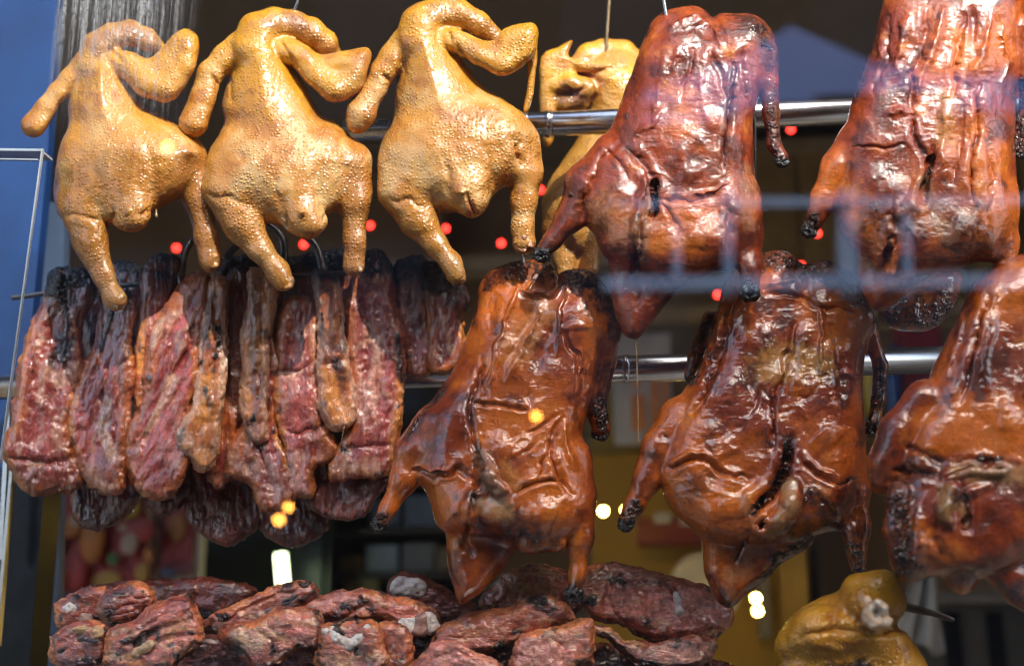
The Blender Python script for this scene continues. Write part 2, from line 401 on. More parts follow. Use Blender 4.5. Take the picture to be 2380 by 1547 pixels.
def duck(label, torso, tail, legs, wings, strokes, ops, y0, seed, T=88, Rr=95, tailT=42, extra=None, bias=0., wv=0.12, amp=1.0, h=3.0, redness=0., knobs=True, tail_wv=0.0, skin='duck'):
    S = Solid(); S.poly(torso, T, Rr, 0, 0, wv, k=10)
    if tail: S.poly(tail, tailT, tailT * 1.0, 12, 0, tail_wv, k=16)
    for lg in legs: S.chain(lg, k=16)
    for wg in wings: S.chain(wg, k=10)
    if extra: extra(S)
    o = finish('roast_duck', S, h, y0, M[skin], strokes, duck_colour(seed, ops, bias, redness), duck_relief(seed, amp))
    tag(o, label, 'roast duck', 'roast ducks hung in the window')
    if knobs:
        for i, lg in enumerate(legs):
            u, v, ww, r = lg[-1]; pu, pv = lg[-2][:2]; q = math.hypot(u - pu, v - pv)
            knob(o, 'leg_knuckle', u + (u - pu) / q * r * .5, v + (v - pv) / q * r * .5, ww + 2, r * 1.12, y0, M['char'], BLACK, seed + i)
    for i, wg in enumerate(wings):
        u, v, ww, r = wg[-1]
        knob(o, 'wing_tip', u, v + r * .5, ww, r * 1.1, y0, M['char'], BLACK, seed + 7 + i)
    return o

# duck hung high between the soy chicken and the gap to the right
duck('roast duck hanging high with a charred shoulder, fat dripping from its tail',
  [(1501,79),(1517,47),(1559,21),(1611,13),(1640,24),(1656,40),(1676,30),(1722,32),(1764,42),(1795,74),(1800,110),(1775,190),(1758,242),(1748,294),(1752,360),(1755,420),(1762,499),(1745,560),(1715,615),(1664,632),(1606,648),(1560,650),(1500,640),(1430,615),(1392,580),(1383,550),(1360,520),(1345,470),(1350,420),(1375,365),(1400,325),(1425,290),(1448,226),(1469,173),(1485,116)],
  [(1425,600),(1419,657),(1427,704),(1448,773),(1475,788),(1501,767),(1538,720),(1569,678),(1606,650),(1600,600),(1500,580)],
  [[(1420,360,20,46),(1365,430,26,50),(1325,505,32,33),(1285,558,38,21),(1264,584,40,18)], [(1722,450,25,44),(1740,545,36,36),(1742,615,42,25),(1743,668,46,20)]],
  [[(1782,120,0,26),(1786,190,-5,22),(1793,263,-4,19),(1800,336,0,17),(1817,366,2,15)]],
  [([(1611,116),(1606,158),(1585,226)],5,-6), ([(1559,58),(1611,37),(1664,63),(1679,105)],7,8), ([(1570,75),(1620,60),(1650,85)],8,-6),
   ([(1706,150),(1704,200),(1694,260),(1688,300),(1682,342),(1679,390)],5,-13), ([(1725,120),(1722,180),(1740,250)],7,-6), ([(1650,120),(1672,170),(1690,230)],6,-7),
   ([(1438,330),(1401,368),(1364,447),(1350,505)],6,-9), ([(1455,345),(1495,380),(1520,430)],8,-10), ([(1405,345),(1440,375),(1462,420)],4,-5),
   ([(1524,425),(1519,450),(1521,490),(1505,515)],7,-20), ([(1500,420),(1492,455),(1478,500),(1470,550)],7,8), ([(1488,520),(1484,560),(1476,600),(1474,640)],6,-16),
   ([(1532,462),(1580,470),(1664,452)],5,-7), ([(1532,470),(1560,500),(1575,540)],5,-6), ([(1600,452),(1660,440),(1690,420)],4,5),
   ([(1640,390),(1600,405),(1560,380)],14,6), ([(1540,250),(1500,300),(1470,320)],6,5), ([(1690,470),(1700,540),(1690,610)],7,-8),
   ([(1475,615),(1490,660),(1480,720)],6,-6), ([(1550,120),(1540,190),(1520,260)],8,4), ([(1575,110),(1565,170)],5,4), ([(1640,100),(1630,190),(1650,300)],10,4), ([(1585,330),(1590,390),(1580,440)],12,5), ([(1405,470),(1440,450),(1480,470)],22,7), ([(1600,540),(1650,560)],30,7)],
  [([(1500,60),(1540,40)],26,MAHOG,.8), ([(1730,50),(1780,90),(1790,140)],34,DARK,.95), ([(1760,60),(1790,110)],20,BLACK,.6), ([(1700,170),(1690,250),(1684,330)],16,DARK,.8),  # DARK down the wing groove paints the shade in it
   ([(1524,432),(1519,490)],10,BLACK,1), ([(1482,500),(1478,540),(1480,575)],11,BLACK,1), ((1325,452),10,BLACK,.95), ((1455,270),9,BLACK,.8), ([(1262,592),(1270,575)],26,DARK,.9), ((1258,598),16,BLACK,1), ([(1743,660),(1743,690)],22,BLACK,.9),  # vent holes blacked in as painted shade; other BLACK spots are char
   ([(1793,230),(1800,330),(1820,370)],26,BLACK,.85), ([(1470,780),(1500,765)],20,DARK,.8), ([(1540,720),(1600,655),(1690,628)],16,BLACK,.8), ([(1500,470),(1495,600)],16,GREYF,.55), ([(1400,480),(1440,520)],60,(0.52,.19,.05),.6), ([(1660,400),(1690,380)],40,DARK,.5), ([(1620,380),(1600,420)],30,DARK,.55), ([(1450,620),(1440,700)],30,MAHOG,.6), ([(1445,640),(1440,650)],12,GREYF,.6), ([(1740,400),(1745,520)],24,(0.5,.2,.08),.5)],
  0.175, 11, bias=0.3, redness=0.1, skin='duck_sunlit', amp=.7, extra=lambda S: (S.chain([(1500,415,100,9),(1490,455,104,12),(1478,510,108,12),(1474,560,108,10)],k=7), S.ell((1524,432,106),(9,15,18),10,4,True), S.ell((1519,488,112),(9,17,18),5,4,True), S.chain([(1512,440,104,9),(1508,490,108,10),(1500,540,110,10)],k=6), S.chain([(1478,500,116,7),(1479,540,118,9),(1484,580,116,7)],k=4)))
# duck cut by the frame's right edge, upper row
duck('glossy roast duck hung high at the right edge, wet vertical folds down its breast',
  [(2066,-30),(2050,20),(2040,54),(2030,98),(2010,146),(1991,210),(1968,280),(1950,350),(1945,420),(1945,488),(1957,547),(1990,585),(2030,620),(2080,640),(2137,640),(2220,628),(2269,610),(2318,605),(2350,560),(2367,488),(2362,400),(2357,330),(2362,244),(2374,98),(2385,20),(2370,-40),(2300,-70),(2200,-60),(2120,-50)],
  [(1998,580),(1994,649),(2015,698),(2035,722),(2074,708),(2118,669),(2137,640),(2110,590),(2050,570)],
  [[(1985,330,20,42),(1950,390,28,36),(1915,460,34,26),(1893,515,38,18),(1886,527,38,17)], [(2322,470,20,40),(2335,560,30,32),(2338,630,36,22),(2342,668,40,20)]],
  [[(2385,60,-5,26),(2390,180,-10,20),(2384,280,-8,17),(2370,345,-5,14)]],
  [([(2118,273),(2123,317),(2162,390)],6,-10), ([(2171,342),(2160,385),(2152,425),(2140,470)],8,-16), ([(2274,200),(2272,260),(2269,317),(2254,415),(2262,460)],5,-11), ([(1981,342),(2040,345),(2103,338)],4,-6), ([(2074,551),(2062,585),(2054,620)],6,-14),
   ([(2110,30),(2095,110),(2080,180)],9,8), ([(2190,20),(2180,90),(2140,180),(2130,230)],9,11), ([(2240,40),(2225,130),(2215,220)],6,-9), ([(2160,10),(2150,90),(2115,200),(2112,260)],7,-8), ([(2300,30),(2290,110),(2250,190)],10,9), ([(2265,20),(2262,100)],7,-8), ([(2070,40),(2060,130),(2030,210)],7,-6), ([(2050,80),(2045,150)],7,6), ([(2330,60),(2345,140),(2330,230)],8,8), ([(2200,230),(2195,330),(2190,400)],14,8), ([(2235,250),(2230,350),(2215,430)],7,-7), ([(2300,330),(2310,430),(2290,520)],9,-6),
   ([(2080,470),(2070,500),(2090,540)],6,-8), ([(2130,470),(2110,520),(2130,560)],8,7), ([(2060,260),(2105,262)],8,8), ([(2000,430),(2050,440),(2090,430)],22,6), ([(2210,520),(2260,540)],34,8)],
  [([(2160,390),(2150,425)],11,BLACK,.95), ([(2070,555),(2056,612)],9,BLACK,.9), ([(2150,420),(2165,470)],22,GREYF,.6), ([(2005,605),(2030,620)],22,(0.5,.36,.22),.7), ([(2080,580),(2070,620)],16,ORANGE,.7), ([(2110,500),(2060,520),(2020,500)],50,DARK,.75), ([(2230,540),(2290,580)],70,DARK,.8), ([(2180,590),(2240,615)],40,BLACK,.5), ((2095,478),8,BLACK,.9), ((2035,490),8,BLACK,.9), ([(2180,500),(2200,540)],30,(0.4,.2,.1),.5), ([(1890,510),(1884,535)],22,BLACK,.95), ([(2336,640),(2342,690)],24,BLACK,.9), ([(2385,200),(2372,350)],30,BLACK,.9), ([(2020,110),(1995,190),(1985,230)],14,BLACK,.75), ((1958,270),14,BLACK,.9), ([(2200,240),(2200,320)],36,(0.52,.2,.03),.7), ([(2060,690),(2110,660)],20,DARK,.7)],  # cavity and tail cleft blacked in, their shade put into the colour
  0.145, 23, bias=0.15, T=92, redness=0.05, skin='duck_sunlit', amp=.7, extra=lambda S: (S.chain([(2165,370,98,6),(2156,410,102,10),(2144,460,106,8)],k=5,sub=True), S.chain([(2130,420,100,10),(2118,470,106,16),(2090,500,108,16)],k=8), S.chain([(2072,560,112,5),(2056,612,108,8)],k=4,sub=True), S.chain([(2085,580,104,14),(2070,630,96,12)],k=6)))
# lower row, middle
duck('roast duck nearest the pork strips, in the lower row, left leg stretched out',
  [(1112,671),(1128,643),(1174,615),(1230,603),(1275,615),(1292,640),(1320,629),(1365,626),(1399,648),(1421,688),(1435,738),(1436,775),(1410,815),(1390,879),(1376,930),(1360,975),(1352,1031),(1362,1088),(1378,1140),(1375,1190),(1345,1235),(1300,1262),(1250,1275),(1190,1265),(1120,1250),(1050,1240),(1016,1225),(1003,1178),(990,1140),(965,1110),(955,1060),(965,1005),(990,952),(1022,902),(1055,857),(1083,778),(1106,710)],
  [(1042,1220),(1036,1251),(1038,1296),(1055,1369),(1072,1403),(1117,1375),(1162,1335),(1190,1290),(1205,1240),(1130,1200)],
  [[(1010,985,20,48),(965,1050,26,44),(935,1120,32,30),(903,1180,38,19),(885,1212,40,16)], [(1335,1060,22,40),(1350,1150,32,36),(1348,1250,38,27),(1343,1330,42,20),(1335,1372,44,19)]],
  [[(1420,770,-10,26),(1410,840,-20,23),(1398,900,-24,21),(1388,964,-24,17),(1396,995,-22,18)]],
  [([(1202,660),(1241,690),(1285,682),(1320,669)],5,11), ([(1202,665),(1170,760),(1145,851),(1140,919)],5,8), ([(1320,671),(1300,720),(1297,823)],5,8), ([(1265,700),(1225,790),(1173,885)],6,8), ([(1240,720),(1200,800),(1165,850)],12,-5), ([(1290,740),(1262,800),(1240,870)],16,-5),
   ([(1123,829),(1108,880),(1089,941),(1095,1000),(1106,1048)],5,-12), ([(1100,935),(1160,938),(1219,952)],4,-9), ([(1314,778),(1322,800),(1345,835),(1360,870)],6,-9), ([(1310,770),(1330,755),(1370,760)],6,5), ([(1303,975),(1285,1010),(1280,1059),(1303,1116),(1330,1150)],6,-11), ([(1300,980),(1310,1030),(1335,1090)],10,8), ([(1219,1144),(1245,1110),(1275,1054)],4,-8), ([(1202,1144),(1252,1116),(1300,1122)],5,-10), ([(1205,1130),(1250,1105),(1295,1108)],5,5),
   ([(960,1093),(1005,1106),(1060,1090),(1100,1110)],6,-11), ([(960,1085),(1010,1096),(1050,1082)],4,6), ([(1112,1055),(1125,1090),(1110,1140),(1092,1180)],7,-15), ([(1130,1070),(1145,1120),(1180,1150)],8,9), ([(1095,1150),(1085,1190),(1095,1220)],8,9), ([(1090,1215),(1080,1260),(1100,1290)],6,-10), ([(1230,1010),(1260,990),(1300,960)],4,-5), ([(1215,1050),(1245,1030)],4,-5), ([(1370,830),(1362,900),(1350,960)],7,-7), ([(1335,860),(1330,930)],7,5), ([(1225,910),(1235,950)],4,-4), ([(1180,625),(1195,650)],8,-7), ([(1300,640),(1290,665)],8,-12), ([(1150,690),(1135,760)],8,-5), ([(1060,930),(1020,1000)],30,8), ([(1250,1180),(1300,1200)],40,9), ([(1180,1020),(1200,1060)],34,6)],
  [([(1150,640),(1200,622),(1270,630)],44,DARK,1), ([(1310,642),(1380,655),(1420,710)],42,DARK,1), ([(1200,612),(1270,625)],24,BLACK,.8), ([(1330,640),(1390,660)],24,BLACK,.6), ([(1425,700),(1430,780)],20,DARK,.8), ([(1120,1062),(1135,1120),(1165,1150),(1180,1195)],26,GREYF,.85), ([(1120,1170),(1170,1190)],30,FLESH,.7), ([(1100,1150),(1090,1190)],13,DARK,.8), ([(1190,1240),(1260,1262),(1295,1262)],26,BLACK,.85), ([(888,1205),(866,1240)],20,BLACK,.95), ([(1342,1360),(1332,1400)],24,BLACK,.95), ([(1412,850),(1392,960)],24,DARK,.85), ([(1390,940),(1396,1000)],26,BLACK,.95), ([(1030,900),(985,960),(945,1020)],12,BLACK,.75), ([(1000,1000),(960,1080)],36,(0.42,.11,.02),.5), ([(1050,1290),(1060,1390)],18,DARK,.8), ([(1200,800),(1240,740)],60,(0.5,.2,.06),.6), ((1190,1150),8,BLACK,.9), ([(1110,1030),(1105,1080)],12,DARK,.8), ([(1180,1090),(1200,1120)],30,(0.56,.24,.05),.6)],
  0.215, 37, bias=0.0, amp=.4, extra=lambda S: (S.chain([(1108,1060,106,8),(1112,1100,112,12),(1104,1150,114,10)],k=6,sub=True), S.chain([(1122,1062,102,7),(1136,1110,110,14),(1160,1140,112,18),(1178,1170,112,14)],k=7), S.chain([(1100,1145,112,15),(1086,1178,114,17),(1092,1208,110,12)],k=6), S.ell((1150,1190,104),(44,34,22),0,8), S.chain([(1225,1262,70,26),(1290,1262,66,22)],k=10)))
# lower row, right of the middle
duck('lower row roast duck with an open dark cavity and a charred ring near its tail',
  [(1721,614),(1760,591),(1799,580),(1839,588),(1867,612),(1912,605),(1951,614),(1985,642),(2013,698),(2030,738),(2019,794),(2008,861),(2005,918),(2010,1002),(2014,1059),(2008,1115),(1990,1180),(1957,1225),(1918,1233),(1889,1242),(1850,1255),(1780,1262),(1700,1262),(1632,1248),(1591,1216),(1563,1182),(1546,1143),(1530,1100),(1530,1040),(1552,970),(1591,907),(1630,856),(1647,794),(1664,721),(1687,653)],
  [(1630,1230),(1632,1270),(1642,1340),(1664,1391),(1698,1413),(1737,1379),(1777,1351),(1811,1312),(1873,1275),(1889,1239),(1800,1200),(1700,1200)],
  [[(1580,970,20,46),(1535,1040,26,42),(1505,1110,32,30),(1475,1175,38,20),(1458,1208,40,17)], [(1965,1060,20,44),(1982,1140,30,38),(1990,1220,36,30),(1993,1290,40,21),(1996,1335,44,20)]],
  [[(2020,770,-30,22),(2046,850,-34,18),(2040,930,-34,16),(2030,985,-34,18)], [(1650,740,-40,20),(1618,830,-46,14),(1602,872,-44,10)]],
  [([(1844,754),(1835,810),(1822,867),(1802,918),(1799,970),(1799,1040)],5,-11), ([(1903,715),(1908,790),(1906,867)],5,9), ([(1709,681),(1685,760),(1664,833),(1636,918),(1610,960)],6,-11), ([(1690,690),(1665,790),(1640,860)],6,7), ([(1782,681),(1825,678),(1867,690),(1901,715),(1950,712),(1990,725)],5,-10), ([(1770,660),(1830,650),(1860,660)],7,6), ([(1867,612),(1855,640),(1870,670)],8,-12), ([(1760,610),(1770,650)],5,-6), ([(1833,1042),(1820,1090),(1805,1126),(1780,1160),(1754,1188)],9,-24), ([(1563,1087),(1600,1070),(1642,1070),(1685,1100),(1743,1115)],5,-10), ([(1560,1075),(1605,1056),(1650,1060)],5,6), ([(1856,1059),(1900,1095),(1946,1121),(1985,1112)],5,-10), ([(1870,1055),(1910,1085),(1950,1108)],5,5), ([(1743,1244),(1722,1270),(1704,1301)],5,-12), ([(1800,940),(1770,900),(1740,960)],5,-5), ([(1740,880),(1760,920),(1730,960)],8,-4), ([(1860,930),(1900,900)],6,-4), ([(1930,760),(1950,860),(1960,950)],8,-6), ([(1960,860),(1990,880)],8,5), ([(1870,760),(1858,850),(1850,920)],12,5), ([(1780,760),(1760,830)],16,5), ([(1660,1020),(1680,1070)],40,9), ([(1900,1000),(1930,1040)],34,8), ([(1690,1150),(1700,1210)],30,6), ([(1840,1140),(1835,1190),(1800,1215)],14,10), ([(1756,1215),(1771,1200),(1788,1219),(1771,1240),(1757,1225)],5,7), ([(1771,1219)],10,-12), ([(1900,1150),(1940,1200)],6,-9)],
  [([(1836,1030),(1825,1085),(1808,1126)],20,BLACK,.97), ([(1805,1126),(1770,1165),(1748,1190)],14,BLACK,1), ([(1838,1130),(1838,1170),(1815,1205),(1790,1240)],26,FLESH,.85), ([(1730,1160),(1735,1190)],16,GREYF,.6), ((1771,1219),26,(0.35,.09,.03),.9), ((1771,1219),15,BLACK,1), ([(1890,1150),(1925,1190),(1950,1225)],36,BLACK,.8), ([(1800,1300),(1870,1265),(1885,1240)],18,BLACK,.85), ([(1740,1370),(1800,1315)],12,BLACK,.7), ([(1750,1280),(1710,1330)],30,(0.45,.2,.1),.6), ([(1690,1330),(1700,1390)],20,(0.48,.22,.1),.6), ([(1470,1180),(1446,1225)],22,BLACK,.95), ([(1990,1270),(2000,1350)],28,BLACK,.95), ([(1980,1200),(1990,1240)],26,DARK,.7), ([(2046,840),(2028,990)],30,BLACK,.9), ([(1640,760),(1612,840),(1602,880)],20,BLACK,.9), ([(1750,605),(1830,605)],40,DARK,1), ([(1880,625),(1960,645),(2005,690)],40,DARK,1), ([(1780,590),(1830,595)],22,BLACK,.7), ([(1700,620),(1670,700)],22,DARK,.6), ([(1790,850),(1830,830),(1900,850)],55,(0.56,.26,.05),.75), ([(1640,1110),(1600,1140)],40,DARK,.6), ([(1900,1010),(1950,1020)],60,ORANGE,.6), ([(1690,1040),(1740,1040)],60,ORANGE,.5), ([(1680,1180),(1700,1220)],50,ORANGE,.5)],  # BLACK along the cavity paints its inner shade; elsewhere it is char
  0.205, 51, bias=0.12, amp=.55, extra=lambda S: (S.chain([(1840,1020,104,10),(1830,1070,110,17),(1808,1122,114,17),(1775,1165,112,13),(1745,1190,108,8)],k=7,sub=True), S.chain([(1842,1130,104,20),(1836,1175,108,24),(1806,1212,106,24)],k=9), S.ell((1771,1219,108),(25,27,20),0,6), S.ell((1771,1219,128),(13,14,18),0,4,True), S.chain([(1738,1150,108,10),(1728,1185,108,12)],k=7)))
# right edge, lower, near the glass
duck('roast duck near the glass at the lower right, cut off by the frame edge',
  [(2255,660),(2228,729),(2200,796),(2173,851),(2150,910),(2120,960),(2090,1020),(2085,1080),(2075,1140),(2066,1191),(2063,1240),(2070,1305),(2102,1350),(2180,1335),(2240,1330),(2330,1320),(2420,1280),(2470,1180),(2480,1000),(2500,800),(2520,680),(2460,600),(2380,590),(2300,620)],
  [(2180,1310),(2190,1344),(2229,1382),(2261,1372),(2287,1340),(2329,1382),(2352,1402),(2400,1420),(2430,1340),(2330,1290)],
  [[(2150,930,20,46),(2095,1000,28,48),(2060,1070,32,40),(2050,1120,34,30)], [(2440,1050,20,46),(2470,1200,30,30),(2480,1300,34,22)]],
  [],
  [([(2300,680),(2270,780),(2258,850),(2230,930)],6,-11), ([(2330,700),(2300,800),(2290,900)],8,6), ([(2250,700),(2225,800),(2200,870)],6,6), ([(2100,1040),(2150,1050),(2190,1080)],6,-11), ([(2080,1100),(2120,1090),(2180,1110)],8,-10), ([(2200,1110),(2260,1080),(2330,1090)],10,-16), ([(2190,1130),(2240,1150),(2300,1130)],10,10), ([(2240,1140),(2255,1190),(2250,1230)],7,-12), ([(2215,1150),(2195,1190),(2215,1230)],10,9), ([(2130,1180),(2140,1260),(2120,1310)],14,8), ([(2100,1200),(2110,1280)],8,-8), ([(2170,1250),(2200,1290)],8,-8), ([(2330,920),(2350,1010)],20,6)],
  [([(2090,1160),(2100,1240),(2110,1310)],46,BLACK,.9), ([(2110,1110),(2080,1130)],30,DARK,.9), ([(2130,1080),(2180,1070)],30,DARK,.7), ([(2280,1060),(2320,1070)],14,BLACK,.9), ([(2230,1090),(2280,1105),(2379,1100)],30,FLESH,.8), ([(2200,1140),(2195,1200)],24,(0.5,.3,.1),.6), ([(2230,1170),(2250,1220)],12,FLESH,.7), ([(2300,1150),(2360,1200)],50,RED,.5), ([(2200,1350),(2250,1340)],40,(0.38,.2,.14),.7), ([(2330,1370),(2380,1390)],40,(0.05,.045,.05),.9), ([(2255,680),(2235,760)],18,DARK,.6)],  # the carved slit gets its shade from BLACK paint
  0.115, 67, bias=0.2, T=90, knobs=False, h=3.4, amp=.6, extra=lambda S: (S.chain([(2200,1105,100,16),(2260,1085,104,14),(2330,1092,104,16)],k=8), S.ell((2300,1068,112),(30,9,18),-5,4,True), S.chain([(2215,1140,104,18),(2192,1180,108,20),(2210,1225,104,16)],k=8), S.chain([(2245,1150,108,8),(2256,1195,112,9)],k=5), S.chain([(2238,1150,116,6),(2246,1210,116,7)],k=4,sub=True), S.chain([(2090,1150,80,34),(2085,1230,80,36),(2100,1300,70,30)],k=10)))
# ------------------------------------------------------------------ soy chickens
GOLD = (0.60, 0.27, 0.010); TAN = (0.50, 0.21, 0.036); PALE = (0.62, 0.39, 0.16); LEG_SHADE = (0.34, 0.135, 0.030)  # last tone is cast shadow painted on two right legs
def chicken_colour(seed, v0, v1, ops, tone=0.0):
    def f(V, N):
        C = np.zeros((len(V), 4)); n = fbm(V, 130, 3, seed); n2 = fbm(V, 40, 3, seed + 1)
        k = sstep(0.0, 1.0, (V[:, 1] - v0) / (v1 - v0) + 0.28 * n)[:, None]
        base = np.array(GOLD)[None] * (1 - k) + np.array(TAN)[None] * k
        m = sstep(0.0, 0.8, n2 + 0.5 * n)[:, None] * .75; base = base * (1 - m) + np.array(PALE)[None] * m * k + np.array((0.58, 0.27, 0.018))[None] * m * (1 - k)
        m = sstep(0.1, 0.8, -n2 + 0.3 * n + tone)[:, None] * .7; base = base * (1 - m) + np.array((0.36, 0.12, 0.012))[None] * m
        X = base.copy(); paint(X, V, ops, seed); C[:, :3] = X
        C[:, 3] = np.clip(0.75 + 0.5 * fbm(V, 90, 2, seed + 9), 0.15, 1.0)
        return C
    return f
def chicken_relief(seed):
    def f(V, N):
        w_ = fbm(V, 60, 2, seed + 4)
        d = fbm(V, 90, 2, seed) * 4.5 + fbm(V, 30, 2, seed + 1) * 1.3
        d = d + ridged(V + w_[:, None] * 14, (40, 14, 30), 2, seed + 2) * 1.1 * sstep(0.0, .8, fbm(V, 120, 2, seed + 3))
        return V + N * d[:, None]
    return f
def chicken(label, torso, polys, chains, ells, strokes, ops, y0, seed, ends, T=112, Rr=125, v0=60, v1=420, h=3.0, tone=0., wv=0.05, subs=(), group='soy chickens hung in the window', w0=0):
    S = Solid(); S.poly(torso, T, Rr, w0, 0, wv, k=10)
    for p in polys: S.poly(*p[:-1], **p[-1])
    for c in chains: S.chain(*c[:-1], k=c[-1])
    for e in ells: S.ell(*e)
    for e in subs: S.ell(*e, sub=True)
    o = finish('soy_chicken', S, h, y0, M['chicken'], strokes, chicken_colour(seed, v0, v1, ops, tone), chicken_relief(seed))
    tag(o, label, 'soy chicken', group)
    for i, (u, v, ww, r, c) in enumerate(ends):
        knob(o, 'leg_stump', u, v, ww, r, y0, M['fat'], c, seed + i, h=2.4)
    return o
STUMP = (0.50, 0.24, 0.07)
chicken('leftmost golden soy chicken beside the blue panel, shade painted on its neck',
  [(200,129),(183,161),(165,205),(155,250),(159,303),(140,361),(126,415),(126,470),(142,505),(190,510),(254,518),(300,515),(345,490),(390,465),(425,430),(450,395),(478,361),(465,325),(415,293),(371,266),(325,234),(298,190),(280,146),(262,120),(230,112)],
  [([(288,125),(310,130),(345,140),(372,120),(400,85),(428,66),(450,75),(462,107),(456,146),(435,190),(408,222),(380,234),(345,222),(310,190),(290,160)], 34, 34, 35, dict(k=14))],
  [([(215,150,20,42),(228,108,20,36),(258,86,18,31),(300,78,10,28),(340,92,0,24),(364,112,-14,20)], 14),
   ([(245,135,22,32),(295,150,44,28),(340,195,56,30),(380,205,54,32)], 9), ([(385,200,52,32),(425,150,46,28),(440,95,36,20)], 9),
   ([(200,152,10,34),(162,184,12,24),(133,214,20,23),(105,252,24,25),(78,290,28,31)], 10),
   ([(190,470,55,56),(208,560,65,38),(240,640,74,24),(262,690,80,23),(270,700,82,24)], 18),
   ([(440,380,0,48),(462,460,10,36),(480,550,20,27),(488,605,24,28)], 18),
   ([(288,455,74,46),(302,490,88,36),(306,508,94,29)], 34)],
  [((225,370,40),(85,95,70),0,30), ((285,395,46),(120,105,72),0,36), ((360,380,30),(80,80,60),0,30), ((330,500,96),(16,22,18),0,10), ((303,508,102),(38,27,22),-15,7)],
  [([(200,330),(215,400),(262,470)],16,-3), ([(345,340),(360,420),(340,470)],14,-3), ([(262,490),(258,515)],6,-8), ([(345,485),(330,500)],6,-6), ([(300,492)],7,6), ([(300,180),(325,225)],6,-5), ([(142,505),(190,500),(235,512)],8,-4), ([(258,120),(282,140)],5,-8)],
  [([(230,100),(290,80),(355,105)],36,(0.26,.10,.03),.75), ([(440,390),(485,600)],52,LEG_SHADE,.8), ([(200,560),(240,640),(275,700)],40,(0.42,.17,.025),.6), ([(300,530),(310,540)],12,(0.4,.12,.04),.7), ([(220,330),(260,380)],45,(0.55,.29,.09),.5)],  # neck and right leg painted darker for the shade falling on them
  0.20, 103, [(273,700,84,19,(0.62,.42,.2)), (491,607,26,21,STUMP)], v0=60, v1=400, tone=0.15)
chicken('golden soy chicken in the middle of the three, neck looped over to the right',
  [(560,95),(541,135),(526,194),(517,248),(520,290),(497,342),(478,387),(480,428),(500,462),(555,474),(596,496),(632,515),(680,520),(720,512),(763,490),(795,455),(812,420),(840,385),(830,342),(785,288),(749,266),(722,225),(695,180),(670,131),(652,96),(600,80)],
  [([(655,100),(680,95),(715,105),(745,125),(790,118),(850,108),(862,130),(855,170),(835,215),(802,236),(772,230),(745,205),(700,170),(668,140)], 36, 34, 40, dict(k=12))],
  [([(590,110,25,56),(600,75,24,44),(635,56,20,35),(680,56,12,31),(722,74,4,28),(755,100,-10,25),(770,122,-24,20)], 14),
   ([(555,112,10,38),(520,138,18,33),(488,168,24,31),(470,228,32,27),(450,286,38,34)], 9),
   ([(630,112,20,34),(680,118,44,27),(735,170,58,28),(778,206,60,33)], 9), ([(785,205,56,30),(825,165,48,26),(848,128,36,17)], 9),
   ([(525,440,50,58),(560,515,64,44),(605,580,74,29),(645,630,80,24),(657,652,82,24)], 18),
   ([(815,380,20,50),(826,465,34,37),(826,560,40,25),(822,618,42,26)], 18),
   ([(676,460,74,52),(702,498,90,42),(716,522,98,33)], 36)],
  [((580,390,42),(95,95,70),0,30), ((655,400,52),(130,105,72),0,36), ((745,400,40),(70,85,60),0,30), ((740,515,100),(22,24,20),0,8), ((680,520,100),(20,22,18),0,8), ((718,518,106),(42,27,22),-20,7), ((722,542,100),(16,12,12),0,6)],
  [([(640,390),(645,450),(662,510)],10,-3), ([(735,350),(742,430),(748,480)],12,-3), ([(480,455),(520,462),(580,478)],9,-4), ([(708,496)],7,9), ([(660,500),(668,530)],6,-7), ([(756,495),(750,515)],6,-6), ([(668,125),(690,165)],5,-6), ([(560,365)],10,-4), ([(790,300),(800,380),(795,450)],14,-3), ([(530,180),(545,250)],8,-4), ([(495,180),(510,200)],5,-5), ([(655,98),(665,118)],4,-6)],
  [([(630,50),(700,60),(765,115)],30,(0.34,.13,.03),.75), ([(675,40),(700,60)],22,(0.22,.08,.03),.6), ([(550,520),(620,590),(660,655)],42,(0.42,.17,.02),.7), ([(826,400),(822,620)],50,LEG_SHADE,.75), ([(700,500),(725,540)],40,(0.55,.27,.07),.5), ((560,360),22,(0.5,.26,.1),.6), ([(580,400),(620,440)],45,PALE,.5), ([(770,400),(765,440)],40,PALE,.5)],  # right leg coloured dark for the shadow across it
  0.20, 211, [(662,655,84,20,STUMP), (822,622,44,21,STUMP)], v0=40, v1=400)
